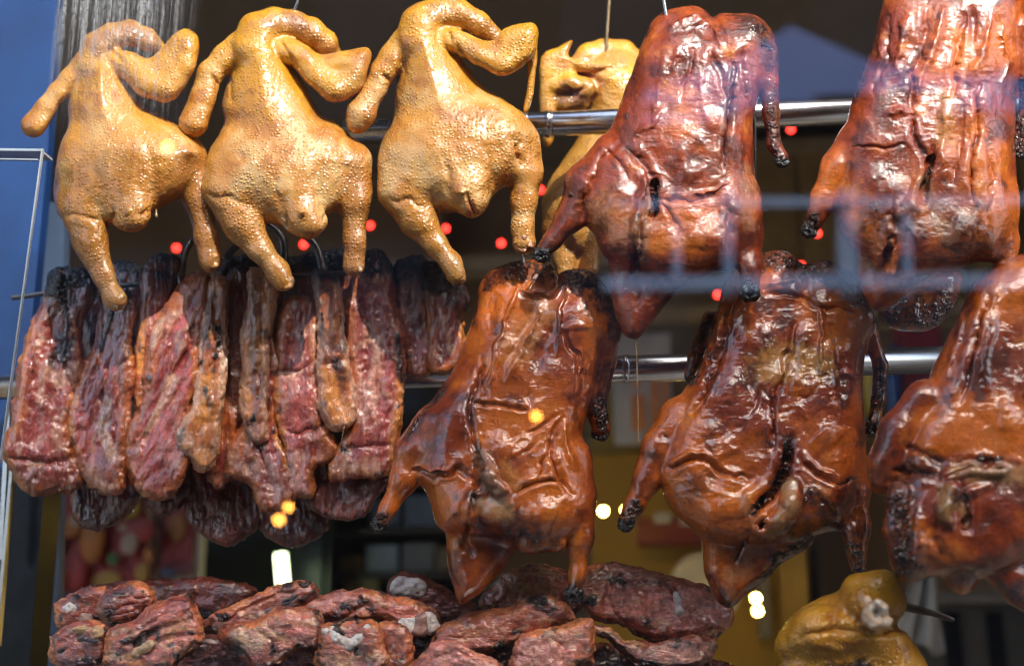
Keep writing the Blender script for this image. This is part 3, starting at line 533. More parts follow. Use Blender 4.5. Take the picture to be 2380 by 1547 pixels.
chicken('bright golden soy chicken beside the roast duck, its leg reaching down to the rod',
  [(955,40),(939,72),(926,135),(921,212),(916,270),(897,324),(886,383),(891,433),(910,465),(946,465),(978,480),(1018,491),(1060,490),(1131,455),(1176,410),(1203,350),(1240,325),(1238,293),(1212,266),(1167,230),(1117,194),(1090,158),(1063,117),(1036,78),(1000,50)],
  [([(1039,84),(1050,68),(1080,72),(1115,86),(1146,90),(1171,66),(1226,56),(1244,68),(1247,113),(1232,140),(1196,170),(1167,178),(1133,160),(1110,142),(1072,128)], 34, 32, 42, dict(k=12)),
   ([(1228,110),(1247,112),(1246,160),(1238,220),(1225,258),(1219,250),(1226,200)], 10, 9, 10, dict(k=5))],
  [([(975,90,28,52),(980,54,24,46),(1012,32,20,36),(1063,32,12,32),(1112,54,4,28),(1148,80,-8,24)], 14),
   ([(945,100,10,38),(912,135,20,34),(888,165,26,31),(868,212,34,27),(840,262,38,34),(832,282,38,27)], 9),
   ([(1015,92,22,34),(1060,95,44,26),(1115,125,58,26),(1165,148,60,30)], 9), ([(1175,145,56,28),(1210,110,48,24),(1230,75,38,16)], 9),
   ([(935,440,50,60),(972,508,64,41),(1013,568,74,26),(1048,610,80,24),(1060,638,84,25)], 18),
   ([(1222,330,24,34),(1222,400,34,37),(1217,470,40,29),(1214,528,44,24),(1217,562,46,28)], 14),
   ([(1058,410,76,58),(1082,444,92,46),(1096,470,100,31)], 34)],
  [((975,385,42),(90,95,72),0,30), ((1055,355,52),(130,110,74),0,36), ((1150,330,46),(80,85,64),0,30), ((1112,430,112),(26,32,22),20,8), ((1058,455,104),(24,28,20),0,8), ((1094,462,112),(40,32,24),-20,7)],
  [([(1030,360),(1042,420),(1040,470)],10,-5), ([(1130,350),(1140,420),(1130,455)],12,-3), ([(910,462),(950,466),(990,480)],8,-4), ([(1092,455),(1098,490)],5,-10), ([(1078,440)],7,8), ([(1200,330),(1205,380)],8,-10), ([(1063,112),(1090,155)],5,-6), ([(930,130),(940,200)],8,-4), ([(890,165),(905,190)],5,-5), ([(1036,72),(1046,90)],4,-7)],
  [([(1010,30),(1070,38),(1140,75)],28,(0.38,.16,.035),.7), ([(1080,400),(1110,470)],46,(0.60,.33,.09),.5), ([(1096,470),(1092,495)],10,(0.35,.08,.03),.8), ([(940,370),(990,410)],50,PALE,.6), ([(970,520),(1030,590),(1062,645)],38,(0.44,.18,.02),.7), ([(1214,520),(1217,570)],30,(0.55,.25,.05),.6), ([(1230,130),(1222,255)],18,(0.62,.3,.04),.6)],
  0.20, 307, [(1064,642,86,20,(0.45,.2,.06)), (1217,566,48,23,(0.3,.12,.04))], v0=20, v1=380)
# hung behind the upper rod
chicken('smaller soy chicken half hidden behind the upper rod, pointed wing raised beside it',
  [(1345,160),(1385,125),(1440,110),(1500,150),(1530,250),(1500,330),(1440,360),(1400,400),(1385,470),(1380,540),(1350,590),(1300,575),(1268,530),(1262,473),(1275,420),(1310,370),(1345,315),(1360,250)],
  [([(1259,135),(1292,112),(1333,90),(1322,122),(1330,136),(1380,140),(1432,150),(1390,168),(1340,170),(1310,190),(1298,240),(1290,300),(1275,340),(1258,320),(1255,230)], 18, 17, 50, dict(k=5))],
  [([(1335,165,10,26),(1365,128,0,24),(1405,114,-8,24),(1450,120,-14,26),(1490,150,-20,26)], 12),
   ([(1295,200,55,20),(1325,190,62,22),(1360,205,58,24),(1350,235,50,22),(1315,240,50,24)], 7), ([(1340,205,66,12),(1372,200,74,8),(1385,196,74,4)], 4),
   ([(1300,540,20,40),(1312,600,30,26),(1316,630,32,25)], 14), ([(1370,540,10,36),(1368,620,14,26)], 14)],
  [],
  [([(1310,205),(1340,212),(1365,200)],4,-5), ([(1300,140),(1340,148),(1400,154)],4,4)],
  [([(1310,225),(1350,235)],30,(0.16,.06,.02),.7), ([(1270,140),(1320,130),(1400,150)],24,(0.5,.22,.03),.7), ([(1340,140),(1470,130)],26,(0.40,.2,.05),.6), ([(1345,330),(1275,480)],34,(0.44,.22,.04),.6), ([(1310,540),(1315,630)],40,(0.40,.17,.02),.7)],
  0.37, 401, [], T=80, Rr=85, v0=100, v1=700, tone=0.1, h=3.4)
# lower right corner
chicken('amber cooked bird at the lower right corner with a pale cut bone stump',
  [(1812,1580),(1808,1490),(1830,1440),(1880,1400),(1950,1368),(2000,1345),(2040,1332),(2085,1348),(2105,1390),(2100,1425),(2085,1450),(2112,1480),(2145,1525),(2165,1590),(2060,1640),(1900,1640)],
  [], [([(2000,1380,40,50),(2050,1370,50,42),(2068,1400,56,40)], 20), ([(1840,1500,30,40),(1900,1470,50,60),(2000,1470,50,50),(2060,1500,40,50)], 20), ([(2010,1400,70,44),(2034,1428,100,37)], 10)],
  [], [([(1860,1480),(1940,1460),(2030,1470),(2100,1455)],8,-10), ([(1960,1400),(1930,1440),(1900,1460)],14,6), ([(1900,1500),(1960,1510)],10,6), ([(1995,1400),(1990,1450),(2020,1470)],7,-9)],
  [([(1950,1560),(2000,1545)],30,BLACK,.9), ([(1830,1560),(1870,1570)],24,PALE,.8), ((2034,1430),42,(0.5,.33,.2),.8), ([(1950,1390),(2000,1420)],40,(0.46,.19,.03),.5), ([(1880,1430),(1860,1520)],40,(0.62,.30,.05),.6)],
  0.16, 503, [], T=80, Rr=80, v0=1300, v1=2600, tone=-0.1, h=3.4)
# ------------------------------------------------------------------ barbecue pork strips
LEAN = (0.21, 0.024, 0.016); PINK = (0.44, 0.085, 0.068); FAT = (0.54, 0.32, 0.21); GLAZE = (0.36, 0.085, 0.016); AMBER = (0.55, 0.20, 0.04)
def meat_colour(kind, seed, outline, ops, ax=(26, 150, 60), vt=None, shear=0.0):
    op_ = smooth_poly(outline, 2)
    def f(V, N):
        Vs = V.copy(); Vs[:, 0] += shear * V[:, 1]
        n = fbm(Vs, 70, 3, seed); s = ridged(Vs + fbm(V, 50, 2, seed + 8)[:, None] * 14, ax, 2, seed + 1); n3 = fbm(V, 16, 3, seed + 2)
        d = poly_sd(op_, V[:, 0], V[:, 1])
        def mix(C, c, m): return C * (1 - m[:, None]) + np.array(c)[None] * m[:, None]
        C = np.tile(np.array(LEAN), (len(V), 1))
        if kind in ('lean', 'pink'):
            C = mix(C, PINK, sstep(-.3, .7, n) * (.9 if kind == 'pink' else .6)); C = mix(C, FAT, sstep(.45, .9, s + .3 * n3) * .55)
            C = mix(C, RED, sstep(.2, .9, -n + .4 * n3) * .7)
            C = mix(C, GLAZE, sstep(26, 6, d + 12 * n + 9 * n3) * .9); C = mix(C, AMBER, sstep(13, 3, d + 14 * n3) * sstep(-.2, .6, n) * .7)
            C = mix(C, BLACK, sstep(.55, .9, n3 * .8 + n * .6) * sstep(24, 6, d) * .9)
        elif kind == 'glaze':
            C = mix(C, GLAZE, np.full(len(V), .85)); C = mix(C, AMBER, sstep(-.4, .5, n + .5 * n3) * .9); C = mix(C, DARK, sstep(.2, .8, -n - .4 * n3) * .7)
            C = mix(C, BLACK, sstep(.35, .75, fbm(Vs, (30, 80, 40), 3, seed + 6) + .3 * n3)); C = mix(C, FAT, sstep(9, 2, d + 8 * n3) * .6)
        elif kind == 'rib':
            C = mix(C, (0.25, 0.065, 0.03), np.full(len(V), .6)); C = mix(C, (0.46, 0.14, 0.095), sstep(-.1, .6, n + .3 * n3) * .85)
            C = mix(C, (0.5, 0.3, 0.15), sstep(.45, .9, s + .4 * n3) * .65); C = mix(C, (0.10, 0.03, 0.02), sstep(.1, .9, -n + .5 * n3) * .75)
            C = mix(C, (0.5, 0.15, 0.03), sstep(14, 3, d + 12 * n3) * sstep(-.3, .5, n) * .7); C = mix(C, BLACK, sstep(.38, .62, fbm(V, 38, 3, seed + 7) + .25 * n3) * .95)
        else:
            C = mix(C, (0.17, 0.034, 0.014), np.full(len(V), .8)); C = mix(C, (0.25, .07, .05), sstep(.1, .8, n) * .6); C = mix(C, BLACK, sstep(.2, .8, -n + .4 * n3) * .6)
        if vt is not None:
            m = sstep(vt[1], vt[0], V[:, 1] + 30 * n + 18 * n3); C = mix(C, DARK, m * .8); C = mix(C, BLACK, sstep(.0, .5, m - .45 + .4 * n3))
        fib = fbm(Vs, (8, 55, 20), 3, seed + 20, .6) if kind not in ('rib',) else fbm(V, (26, 8, 14), 3, seed + 20, .6)
        C = np.ascontiguousarray(C); X = C.copy(); paint(X, V, ops, seed); k = (.5 + .5 * sstep(-.4, .3, fib + .4 * n3))[:, None]; C = C * (1 - k) + X * k
        C = np.maximum(C * (1 + .27 * fib)[:, None] * (1.65 if kind == 'rib' else 1.35 if kind == 'glaze' else 1.25), .003)
        return np.concatenate([C, np.ones((len(V), 1))], 1)
    return f
def meat_relief(seed, ax=(13, 95, 40), amp=1.0, shear=0.0):
    def f(V, N):
        Vs = V.copy(); Vs[:, 0] += shear * V[:, 1]; w_ = fbm(V, 45, 2, seed + 3)
        d = fbm(Vs, (45, 80, 45), 2, seed) * 6 + ridged(Vs + w_[:, None] * 9, ax, 2, seed + 1) * 1.9 * amp + fbm(V, 18, 2, seed + 2) * 2.0 * amp + ridged(V, 12, 1, seed + 4) * .5
        d = d + (1 - np.abs(N[:, 2])) * (fbm(V, 16, 3, seed + 6, .65) * 4.5)
        return V + N * d[:, None]
    return f
def strip(label, outline, kind, y0, seed, T=24, wu=0., wv=0., ops=(), strokes=(), vt=None, shear=0., h=3.0, w0=0, group='barbecue pork strips on the skewer'):
    S = Solid(); S.poly(outline, T, T * .7, w0, wu, wv, k=6, grow=6)
    o = finish('pork_strip', S, h, y0, M['pork'], list(strokes), meat_colour(kind, seed, outline, list(ops), vt=vt, shear=shear), meat_relief(seed, shear=shear))
    return tag(o, label, 'pork strip', group)
YP = 0.275
strip('leftmost wide pork strip with a black crusted top, by the glass edge',
  [(122,642),(158,628),(194,628),(216,655),(205,700),(188,740),(182,804),(189,858),(172,935),(162,1002),(176,1060),(194,1106),(171,1133),(131,1142),(77,1142),(41,1115),(9,1056),(6,1036),(27,993),(45,912),(50,840),(72,768),(99,709)], 'lean', YP, 611, T=34, wu=-.25,
  ops=[([(110,860),(150,880),(180,860)],30,FAT,.55), ([(150,700),(150,800),(130,840)],34,BLACK,.9), ([(100,730),(110,700)],30,DARK,.8), ([(40,1090),(110,1120),(170,1120)],34,(0.16,.045,.03),.75), ([(70,1085),(95,1080)],12,FAT,.7), ((128,906),6,BLACK,.9), ((75,860),7,BLACK,.8)], strokes=[([(20,1060),(80,1075),(170,1070)],8,-8), ([(110,700),(130,800),(120,860)],10,-6), ([(60,900),(110,950)],12,5)], vt=(650,760))
strip('pork strip with pale fat streaks, second from the left',
  [(243,700),(270,690),(300,690),(311,741),(300,804),(305,867),(300,935),(297,1002),(288,1070),(288,1133),(257,1147),(216,1129),(189,1083),(176,1047),(160,993),(167,935),(194,867),(225,800),(234,741)], 'lean', YP, 622, T=28, w0=14, wu=.15, shear=.2,
  ops=[([(250,930),(235,1000),(262,1060)],16,FAT,.85), ([(290,800),(270,880)],16,(0.4,.22,.17),.7), ([(262,720),(240,780),(232,810)],15,BLACK,.95), ([(190,1000),(200,1060)],24,RED,.7), ([(210,1100),(250,1140)],20,(0.5,.28,.2),.6)], strokes=[([(265,820),(240,900),(225,980)],6,-7), ([(285,850),(270,950),(262,1060)],6,-6), ([(230,810),(200,900)],8,6)], vt=(660,760))
strip('thin pork strip with an amber glazed edge, third from the left',
  [(347,619),(374,601),(410,601),(414,637),(392,700),(376,741),(360,804),(342,860),(330,930),(318,940),(316,840),(324,741),(333,678)], 'lean', YP, 633, T=20, w0=6, wu=-.3, ops=[([(330,760),(322,860)],12,AMBER,.9), ([(380,620),(400,640)],24,BLACK,.8)], vt=(600,690))
strip('broad rosy pork strip with diagonal grain, front of the row',
  [(445,640),(482,642),(480,709),(466,804),(455,900),(436,957),(438,1047),(428,1106),(392,1151),(356,1160),(315,1129),(290,1079),(297,1011),(324,948),(338,876),(342,804),(374,741),(410,685)], 'pink', YP, 644, T=32, w0=26, wu=.1, shear=.45,
  ops=[([(400,880),(370,950),(340,1010)],14,FAT,.8), ([(375,745),(352,800)],12,FAT,.8), ([(420,980),(400,1060)],40,(0.5,.22,.2),.5), ([(310,1100),(350,1150),(390,1140)],20,GLAZE,.7), ((345,878),8,BLACK,.9), ((298,1050),9,BLACK,.8)], strokes=[([(465,720),(430,830),(390,900)],6,-6), ([(420,900),(380,960),(330,1040)],7,-6), ([(440,760),(400,850)],14,5), ([(380,1020),(370,1090)],16,5)], vt=(600,650))
strip('narrow glazed strip, lacquered orange and black, left of the middle',
  [(491,651),(508,645),(523,660),(523,741),(525,831),(512,935),(502,1002),(496,1065),(473,1088),(450,1070),(412,1020),(424,990),(451,945),(464,831),(473,732)], 'glaze', YP, 655, T=24, w0=46, ops=[([(490,690),(485,760),(480,800)],18,BLACK,.85), ([(478,905),(490,940)],14,BLACK,.95), ((492,1040),11,BLACK,.95), ([(430,1010),(460,1040)],20,FAT,.6), ([(520,740),(515,860)],7,FAT,.8)], strokes=[([(495,700),(485,800),(480,880)],8,6)])
strip('shadowed narrow pork strip tucked behind the glazed ones',
  [(535,640),(575,630),(575,760),(562,900),(548,1000),(532,1100),(505,1130),(484,1100),(512,1000),(530,850),(530,740)], 'lean', YP, 666, T=22, w0=-10, ops=[([(545,700),(545,900)],14,(0.42,.22,.17),.6)], vt=(600,700))
strip('narrow glazed strip with a blistered black front, centre of the row',
  [(575,635),(605,628),(635,630),(635,723),(620,786),(620,864),(612,942),(615,1015),(588,1022),(567,981),(564,884),(566,771),(580,698)], 'glaze', YP, 677, T=26, w0=40, ops=[([(600,650),(590,760),(588,860)],15,BLACK,.6), ([(575,840),(575,960)],14,AMBER,.85), ([(612,770),(632,790)],10,BLACK,.9)], strokes=[([(612,700),(606,800),(604,940)],5,-7)])
strip('pork strip with a frilled ragged lower end, below the centre glazed strip',
  [(611,760),(640,796),(643,880),(640,967),(655,1040),(690,1130),(660,1172),(611,1181),(590,1128),(560,1110),(525,1098),(538,1030),(567,985),(600,900)], 'lean', YP, 688, T=26, w0=16, shear=-.25, ops=[([(545,1070),(580,1090)],30,FAT,.5), ([(625,1080),(640,1150)],30,(0.42,.2,.17),.6), ([(570,1000),(580,1060)],14,AMBER,.5)], strokes=[([(600,990),(610,1080),(640,1160)],7,-8), ([(570,1060),(590,1110)],7,-6)])
strip('wide pink pork strip with a smooth round bulge, right of centre',
  [(655,715),(689,690),(728,710),(738,796),(743,918),(745,975),(782,1040),(760,1075),(728,1094),(726,1150),(695,1150),(669,1140),(660,1040),(645,981),(640,893),(645,796)], 'pink', YP, 699, T=30, w0=20, ops=[([(700,880),(710,950)],44,(0.42,.09,.07),.7), ([(660,870),(700,865)],10,FAT,.8), ([(735,760),(738,860)],16,FAT,.6), ([(690,1060),(700,1140)],22,(0.55,.32,.25),.6), ([(740,1060),(770,1040)],20,GLAZE,.6)], strokes=[([(650,868),(690,872),(720,850)],6,-8), ([(700,925)],40,10), ([(690,720),(680,800),(690,850)],7,-5), ([(660,990),(700,1010),(750,985)],8,-9), ([(700,1030),(695,1120)],6,-6)], vt=(640,700))
strip('short glazed pork strip with a charred tip and a hanging drip',
  [(733,640),(760,640),(785,674),(796,771),(808,845),(821,923),(816,981),(795,992),(772,993),(752,957),(743,869),(747,771),(738,698)], 'glaze', YP, 710, T=26, w0=48, ops=[([(760,880),(790,960)],34,AMBER,.8), ([(785,840),(800,880)],18,BLACK,.95), ([(745,760),(760,840)],12,BLACK,.8), ((752,940),12,BLACK,.9)], strokes=[([(770,840),(800,835)],7,-7), ([(780,700),(775,800)],8,6)], vt=(620,690))
strip('broad pork strip at the right end of the front row with a dark rim',
  [(850,595),(884,588),(909,630),(915,698),(936,825),(933,893),(928,991),(913,1084),(884,1108),(835,1103),(775,1112),(777,1064),(814,991),(816,893),(800,747),(815,674)], 'lean', YP, 721, T=28, w0=18, wu=-.1, ops=[([(870,760),(880,900)],26,FAT,.5), ([(850,900),(840,960)],30,(0.55,.3,.24),.6), ([(925,780),(930,880)],12,BLACK,.9), ([(915,960),(910,1060)],14,AMBER,.8), ([(800,1090),(870,1080)],26,FAT,.6), ([(795,1045),(810,1050)],8,BLACK,1)], strokes=[([(850,700),(860,820),(850,900)],8,-7), ([(895,720),(905,860),(895,980)],7,6), ([(790,1050),(850,1040),(900,1030)],8,-8)], vt=(600,680))
strip('dull pork flap hanging low behind the right end of the row',
  [(726,1150),(775,1105),(850,1090),(905,1100),(899,1120),(870,1160),(850,1190),(816,1206),(747,1191)], 'dark', YP, 732, T=18, w0=-20, ops=[([(760,1160),(850,1150)],60,(0.22,.075,.06),.6)])
strip('dark pork strip beside the right-hand rod, left of the pair',
  [(925,625),(955,610),(985,612),(992,700),(1000,780),(1000,860),(955,865),(945,800),(922,700)], 'lean', 0.275, 743, T=22, w0=-6, ops=[([(955,640),(970,760)],24,DARK,.7)], vt=(620,760))
strip('dark pork strip beside the right-hand rod, right of the pair',
  [(985,620),(1016,618),(1060,655),(1089,700),(1072,728),(1078,825),(1060,850),(1006,860),(995,780),(990,700)], 'lean', 0.275, 754, T=24, w0=8, ops=[([(1050,690),(1080,700)],30,BLACK,.85), ([(1035,740),(1045,820)],9,FAT,.7)], vt=(630,730))
for i, (lab, ol) in enumerate([
  ('shadowed pork end showing below the second strip', [(172,1150),(190,1000),(240,980),(300,1000),(320,1100),(318,1150),(295,1190),(255,1215),(215,1226),(178,1200)]),
  ('ragged dark scrap of pork below the rosy strip', [(345,1000),(440,980),(450,1090),(447,1125),(425,1160),(395,1190),(360,1180),(340,1140)]),
  ('dark broad pork end below the shadowed narrow strip', [(432,1195),(445,1100),(470,1000),(560,1000),(600,1100),(604,1200),(575,1240),(530,1262),(485,1240)]),
  ('dark pork end below the frilled strip', [(596,1000),(720,1000),(755,1120),(760,1205),(745,1240),(690,1264),(640,1250),(600,1200)]),
  ('blackened back strip between the first and second', [(205,640),(240,620),(330,625),(330,760),(300,900),(240,900),(200,800)]),
  ('blackened back strip behind the centre glazed strip', [(470,640),(500,620),(560,600),(640,595),(660,760),(640,900),(520,900),(470,760)]),
  ('blackened back strip with a torn top, behind the pink one', [(650,640),(690,600),(740,590),(800,585),(830,620),(820,760),(800,900),(660,900),(640,760)])]):
    strip(lab, ol, 'dark', 0.33, 765 + i * 11, T=24, vt=(600, 720) if i > 3 else None, h=3.6, group='darker pork at the back of the row')

# ------------------------------------------------------------------ heap of roast ribs and chops
def rib_relief(seed):
    def f(V, N):
        w_ = fbm(V, 40, 2, seed + 3)
        d = fbm(V, 60, 3, seed) * 9 + ridged(V + w_[:, None] * 18, (70, 20, 34), 2, seed + 1) * 2.0 + fbm(V, 17, 2, seed + 2) * 2.0 + ridged(V, 9, 1, seed + 4) * .7 + (1 - np.abs(N[:, 2])) * (fbm(V, 14, 3, seed + 6, .65) * 4)
        return V + N * d[:, None]
    return f
def chop(label, outline, y0, seed, T=42, w0=0, wu=0., wv=0., ops=(), strokes=(), kind='rib', parts=(), sm=3, ax=(60, 16, 40)):
    S = Solid(); S.poly(outline, T * .9, T * .6, w0, wu, wv, k=6, sm=2, grow=5)
    o = finish('roast_rib', S, 2.8, y0, M['rib'], list(strokes), meat_colour(kind, seed, outline, list(ops), ax=(110, 26, 60)), rib_relief(seed))
    tag(o, label, 'roast rib', 'roast ribs heaped on the tray')
    for nm, pol, t_, w_, c_, *kk in parts:
        S = Solid(); S.poly(pol, t_ * .8, t_ * 1.2, w_ - 1, wu, wv, k=4, grow=2)
        def rel(V, N): return V + N * (fbm(V, 26, 3, seed + 70) * 5 + fbm(V, 9, 2, seed + 72) * 1.6)[:, None]
        def cl(V, N, c_=c_):
            n = fbm(V, 22, 3, seed + 71)[:, None]; m = sstep(.0, .6, n + .5 * fbm(V, 8, 2, seed + 73)[:, None]); return np.concatenate([np.array(c_)[None] * (1 + .15 * n) * (1 - .3 * m) + np.array((.36, .14, .08))[None] * .3 * m, np.ones((len(V), 1))], 1)
        finish(nm, S, 2.4, y0, M[kk[0]] if kk else M['fat'], [], cl, rel, o)
    return o
WHITE = (0.82, 0.74, 0.68); CUT = (0.42, 0.24, 0.18)
BP = (0.44, 0.12, 0.09)
chop('flat dark slab of roast rib at the back left of the heap', [(187,1375),(333,1354),(400,1352),(444,1349),(476,1344),(540,1355),(590,1373),(570,1400),(539,1420),(469,1430),(330,1430),(200,1420)], 0.34, 811, T=40, kind='dark')
chop('rib chunk with a white fat corner, upper left of the heap', [(132,1436),(136,1407),(165,1382),(200,1370),(243,1366),(255,1400),(235,1440),(200,1460),(143,1455)], 0.26, 822, T=40, parts=[('fat', [(145,1408),(165,1402),(182,1410),(180,1430),(150,1428)], 18, 26, WHITE), ('cut_face', [(180,1425),(200,1420),(222,1445),(212,1455),(190,1445)], 14, 30, CUT)])
chop('rib end with a charred ridged shell, top left of the heap', [(235,1423),(238,1382),(265,1365),(298,1356),(336,1366),(356,1395),(340,1420),(300,1445),(262,1455)], 0.245, 833, T=42, ops=[([(250,1385),(300,1368)],20,BLACK,.9), ([(248,1420),(262,1440)],18,BLACK,.9)], strokes=[([(265,1400),(310,1385),(345,1390)],4,-6), ([(270,1415),(320,1400)],4,-6), ([(275,1430),(320,1415)],4,-6)])
chop('large reddish rib piece with a bare bone showing, front left of the heap', [(247,1500),(255,1478),(280,1460),(327,1441),(365,1405),(400,1392),(438,1386),(462,1420),(470,1460),(468,1490),(438,1512),(412,1531),(380,1560),(260,1560)], 0.195, 844, T=56, ops=[([(390,1470),(420,1450)],24,(0.5,.24,.09),.8), ([(330,1440),(420,1410)],40,(0.34,.07,.05),.6), ([(300,1540),(330,1550)],20,AMBER,.5)], strokes=[([(270,1480),(330,1460),(400,1420)],5,-6), ([(290,1500),(360,1470),(430,1440)],6,-7), ([(380,1490),(460,1470)],6,-7)], parts=[('rib_bone', [(305,1520),(318,1505),(345,1490),(355,1495),(345,1510),(320,1528)], 9, 52, (0.6,.42,.24))])
chop('knuckly rib bones at the lower left corner of the heap', [(117,1490),(130,1470),(171,1452),(210,1450),(240,1455),(250,1487),(240,1525),(200,1545),(140,1545),(120,1520)], 0.215, 855, T=42, ops=[([(190,1480),(220,1490)],16,BLACK,.9), ((125,1480),14,BLACK,.9)], parts=[('rib_bone', [(170,1460),(190,1452),(210,1458),(195,1468),(178,1470)], 10, 36, (0.55,.36,.16)), ('rib_bone', [(218,1465),(236,1456),(238,1476),(222,1486)], 10, 38, (0.55,.36,.16))])
chop('long charred rib lying across the heap, tip pointing up right', [(457,1465),(485,1435),(555,1406),(600,1385),(657,1362),(700,1355),(723,1358),(735,1376),(700,1402),(634,1432),(571,1452),(508,1470)], 0.235, 866, T=30, ops=[([(640,1415),(700,1395),(730,1370)],12,BLACK,.95), ([(600,1430),(650,1412)],12,BLACK,.8), ([(560,1415),(640,1385),(690,1370)],12,(0.5,.2,.12),.7), ([(580,1430),(610,1425)],10,FAT,.5), ((495,1440),10,BLACK,.8)], strokes=[([(520,1440),(600,1400),(680,1370)],4,-6)])
chop('rosy chop with a knobbed end, front centre-left of the heap', [(520,1470),(545,1452),(590,1450),(640,1425),(672,1417),(712,1420),(742,1430),(745,1471),(715,1500),(682,1512),(640,1545),(600,1560),(577,1535),(555,1503),(522,1490)], 0.205, 877, T=50, ops=[([(680,1450),(700,1470)],46,BP,.8), ([(560,1480),(600,1500)],30,(0.5,.33,.2),.7), ([(735,1420),(742,1470)],12,DARK,.9), ((735,1418),12,BLACK,.9)], strokes=[([(600,1470),(630,1490),(640,1520)],6,-7), ([(620,1440),(640,1470)],8,-5), ([(675,1440)],24,8)])
chop('long flat chop with a white fatty end, centre of the heap', [(685,1420),(724,1397),(795,1377),(840,1376),(878,1381),(956,1400),(1005,1412),(1017,1440),(1012,1460),(978,1476),(951,1468),(919,1446),(871,1436),(810,1447),(746,1432)], 0.245, 888, T=40, ops=[([(720,1410),(800,1390)],34,(0.42,.15,.12),.7), ([(780,1430),(800,1410),(850,1398),(872,1420)],16,BLACK,.97), ([(900,1400),(950,1420)],24,(0.42,.1,.07),.7), ((890,1388),18,BLACK,.6)], strokes=[([(785,1435),(805,1412),(850,1402)],5,8)], parts=[('fat', [(925,1450),(950,1432),(975,1440),(965,1470),(945,1466)], 16, 32, WHITE), ('cut_face', [(960,1436),(990,1425),(996,1455),(985,1476),(958,1472)], 16, 33, CUT), ('fat', [(988,1425),(1008,1428),(1018,1455),(1000,1472),(990,1455)], 15, 32, WHITE)])
chop('chunk topped with bright white fat, front centre of the heap', [(746,1493),(751,1458),(776,1446),(820,1442),(858,1446),(880,1465),(888,1505),(890,1570),(756,1570)], 0.19, 899, T=46, ops=[([(840,1510),(860,1540)],20,BLACK,.7), ([(770,1530),(800,1550)],34,(0.45,.28,.14),.6)], parts=[('fat', [(752,1462),(775,1458),(800,1480),(830,1470),(852,1452),(860,1462),(840,1490),(815,1512),(790,1508),(765,1490)], 16, 38, WHITE)])
chop('dark knobbly chunk beside the white-fat chunk, front centre', [(880,1458),(915,1446),(945,1465),(956,1490),(960,1520),(940,1570),(885,1570),(888,1505)], 0.20, 910, T=40, ops=[([(905,1480),(930,1500)],24,(0.22,.06,.035),.7), ((935,1535),18,BLACK,.9)])
chop('sawn rib with a round white bone face, back centre of the heap', [(905,1375),(912,1350),(940,1335),(975,1342),(1003,1358),(1054,1385),(1105,1410),(1120,1435),(1060,1445),(980,1430),(930,1400)], 0.30, 921, T=42, kind='dark', parts=[('bone_face', [(909,1374),(916,1352),(938,1340),(968,1343),(992,1358),(990,1376),(968,1387),(935,1386)], 12, 40, WHITE)])
chop('brownish slab behind the duck foot, right of the heap', [(1125,1380),(1171,1340),(1232,1317),(1286,1321),(1340,1329),(1370,1360),(1360,1415),(1300,1430),(1238,1425),(1141,1420)], 0.30, 932, T=44, ops=[([(1180,1350),(1260,1340)],50,(0.30,.17,.07),.8), ((1150,1378),12,BLACK,.9)])
chop('big rosy roast chop with a white string of fat, right end of the heap', [(1352,1400),(1356,1335),(1385,1318),(1426,1313),(1480,1322),(1520,1329),(1560,1337),(1614,1354),(1654,1374),(1690,1412),(1697,1430),(1680,1460),(1640,1482),(1590,1488),(1533,1485),(1490,1468),(1453,1447),(1380,1435)], 0.285, 943, T=56, ops=[([(1450,1400),(1540,1420),(1600,1440)],60,BP,.75), ([(1600,1380),(1650,1420)],40,(0.5,.2,.14),.7), ([(1360,1340),(1410,1330)],30,BLACK,.85), ([(1420,1330),(1540,1340)],26,(0.18,.07,.045),.8), ((1505,1448),16,BLACK,.95), ([(1640,1430),(1680,1440)],16,(0.5,.1,.08),.6)], strokes=[([(1555,1340),(1572,1390),(1580,1430)],6,-9), ([(1420,1350),(1410,1400),(1440,1440)],8,-8), ([(1460,1370),(1500,1420)],20,6)], parts=[('fat_string', [(1566,1380),(1576,1378),(1586,1410),(1584,1428),(1574,1426),(1572,1405)], 7, 56, WHITE)])
chop('smooth brown rib with a black blistered knob, right of centre', [(1012,1480),(1055,1443),(1104,1425),(1184,1414),(1225,1390),(1262,1380),(1295,1392),(1334,1438),(1292,1450),(1224,1480),(1157,1506),(1100,1520),(1020,1515)], 0.235, 954, T=38, ops=[([(1050,1470),(1180,1440)],50,(0.26,.07,.03),.7), ([(1240,1390),(1262,1405)],24,BLACK,.97), ([(1270,1410),(1290,1420)],18,BLACK,.97), ((1085,1450),8,BLACK,.9), ([(1200,1430),(1230,1420)],16,(0.48,.14,.06),.6)])
chop('pink ragged slice with a pale rim, front right of the heap', [(1184,1535),(1206,1490),(1240,1475),(1270,1468),(1320,1455),(1374,1444),(1378,1490),(1372,1535),(1345,1530),(1308,1560),(1198,1560)], 0.21, 965, T=36, ops=[([(1230,1510),(1280,1530)],50,(0.42,.17,.13),.8), ([(1275,1470),(1290,1490)],14,FAT,.8), ([(1310,1480),(1330,1500)],14,FAT,.5)], strokes=[([(1280,1480),(1310,1510),(1300,1540)],6,-7)])
chop('thin curled slice under the big rosy chop', [(1375,1458),(1420,1462),(1448,1492),(1506,1494),(1560,1490),(1614,1486),(1658,1482),(1657,1512),(1635,1541),(1560,1548),(1500,1540),(1450,1515),(1410,1480)], 0.25, 976, T=32, ops=[([(1540,1520),(1620,1520)],40,(0.45,.19,.13),.7), ((1570,1500),9,BLACK,.9), ([(1380,1462),(1440,1500)],10,(0.5,.15,.1),.7)])
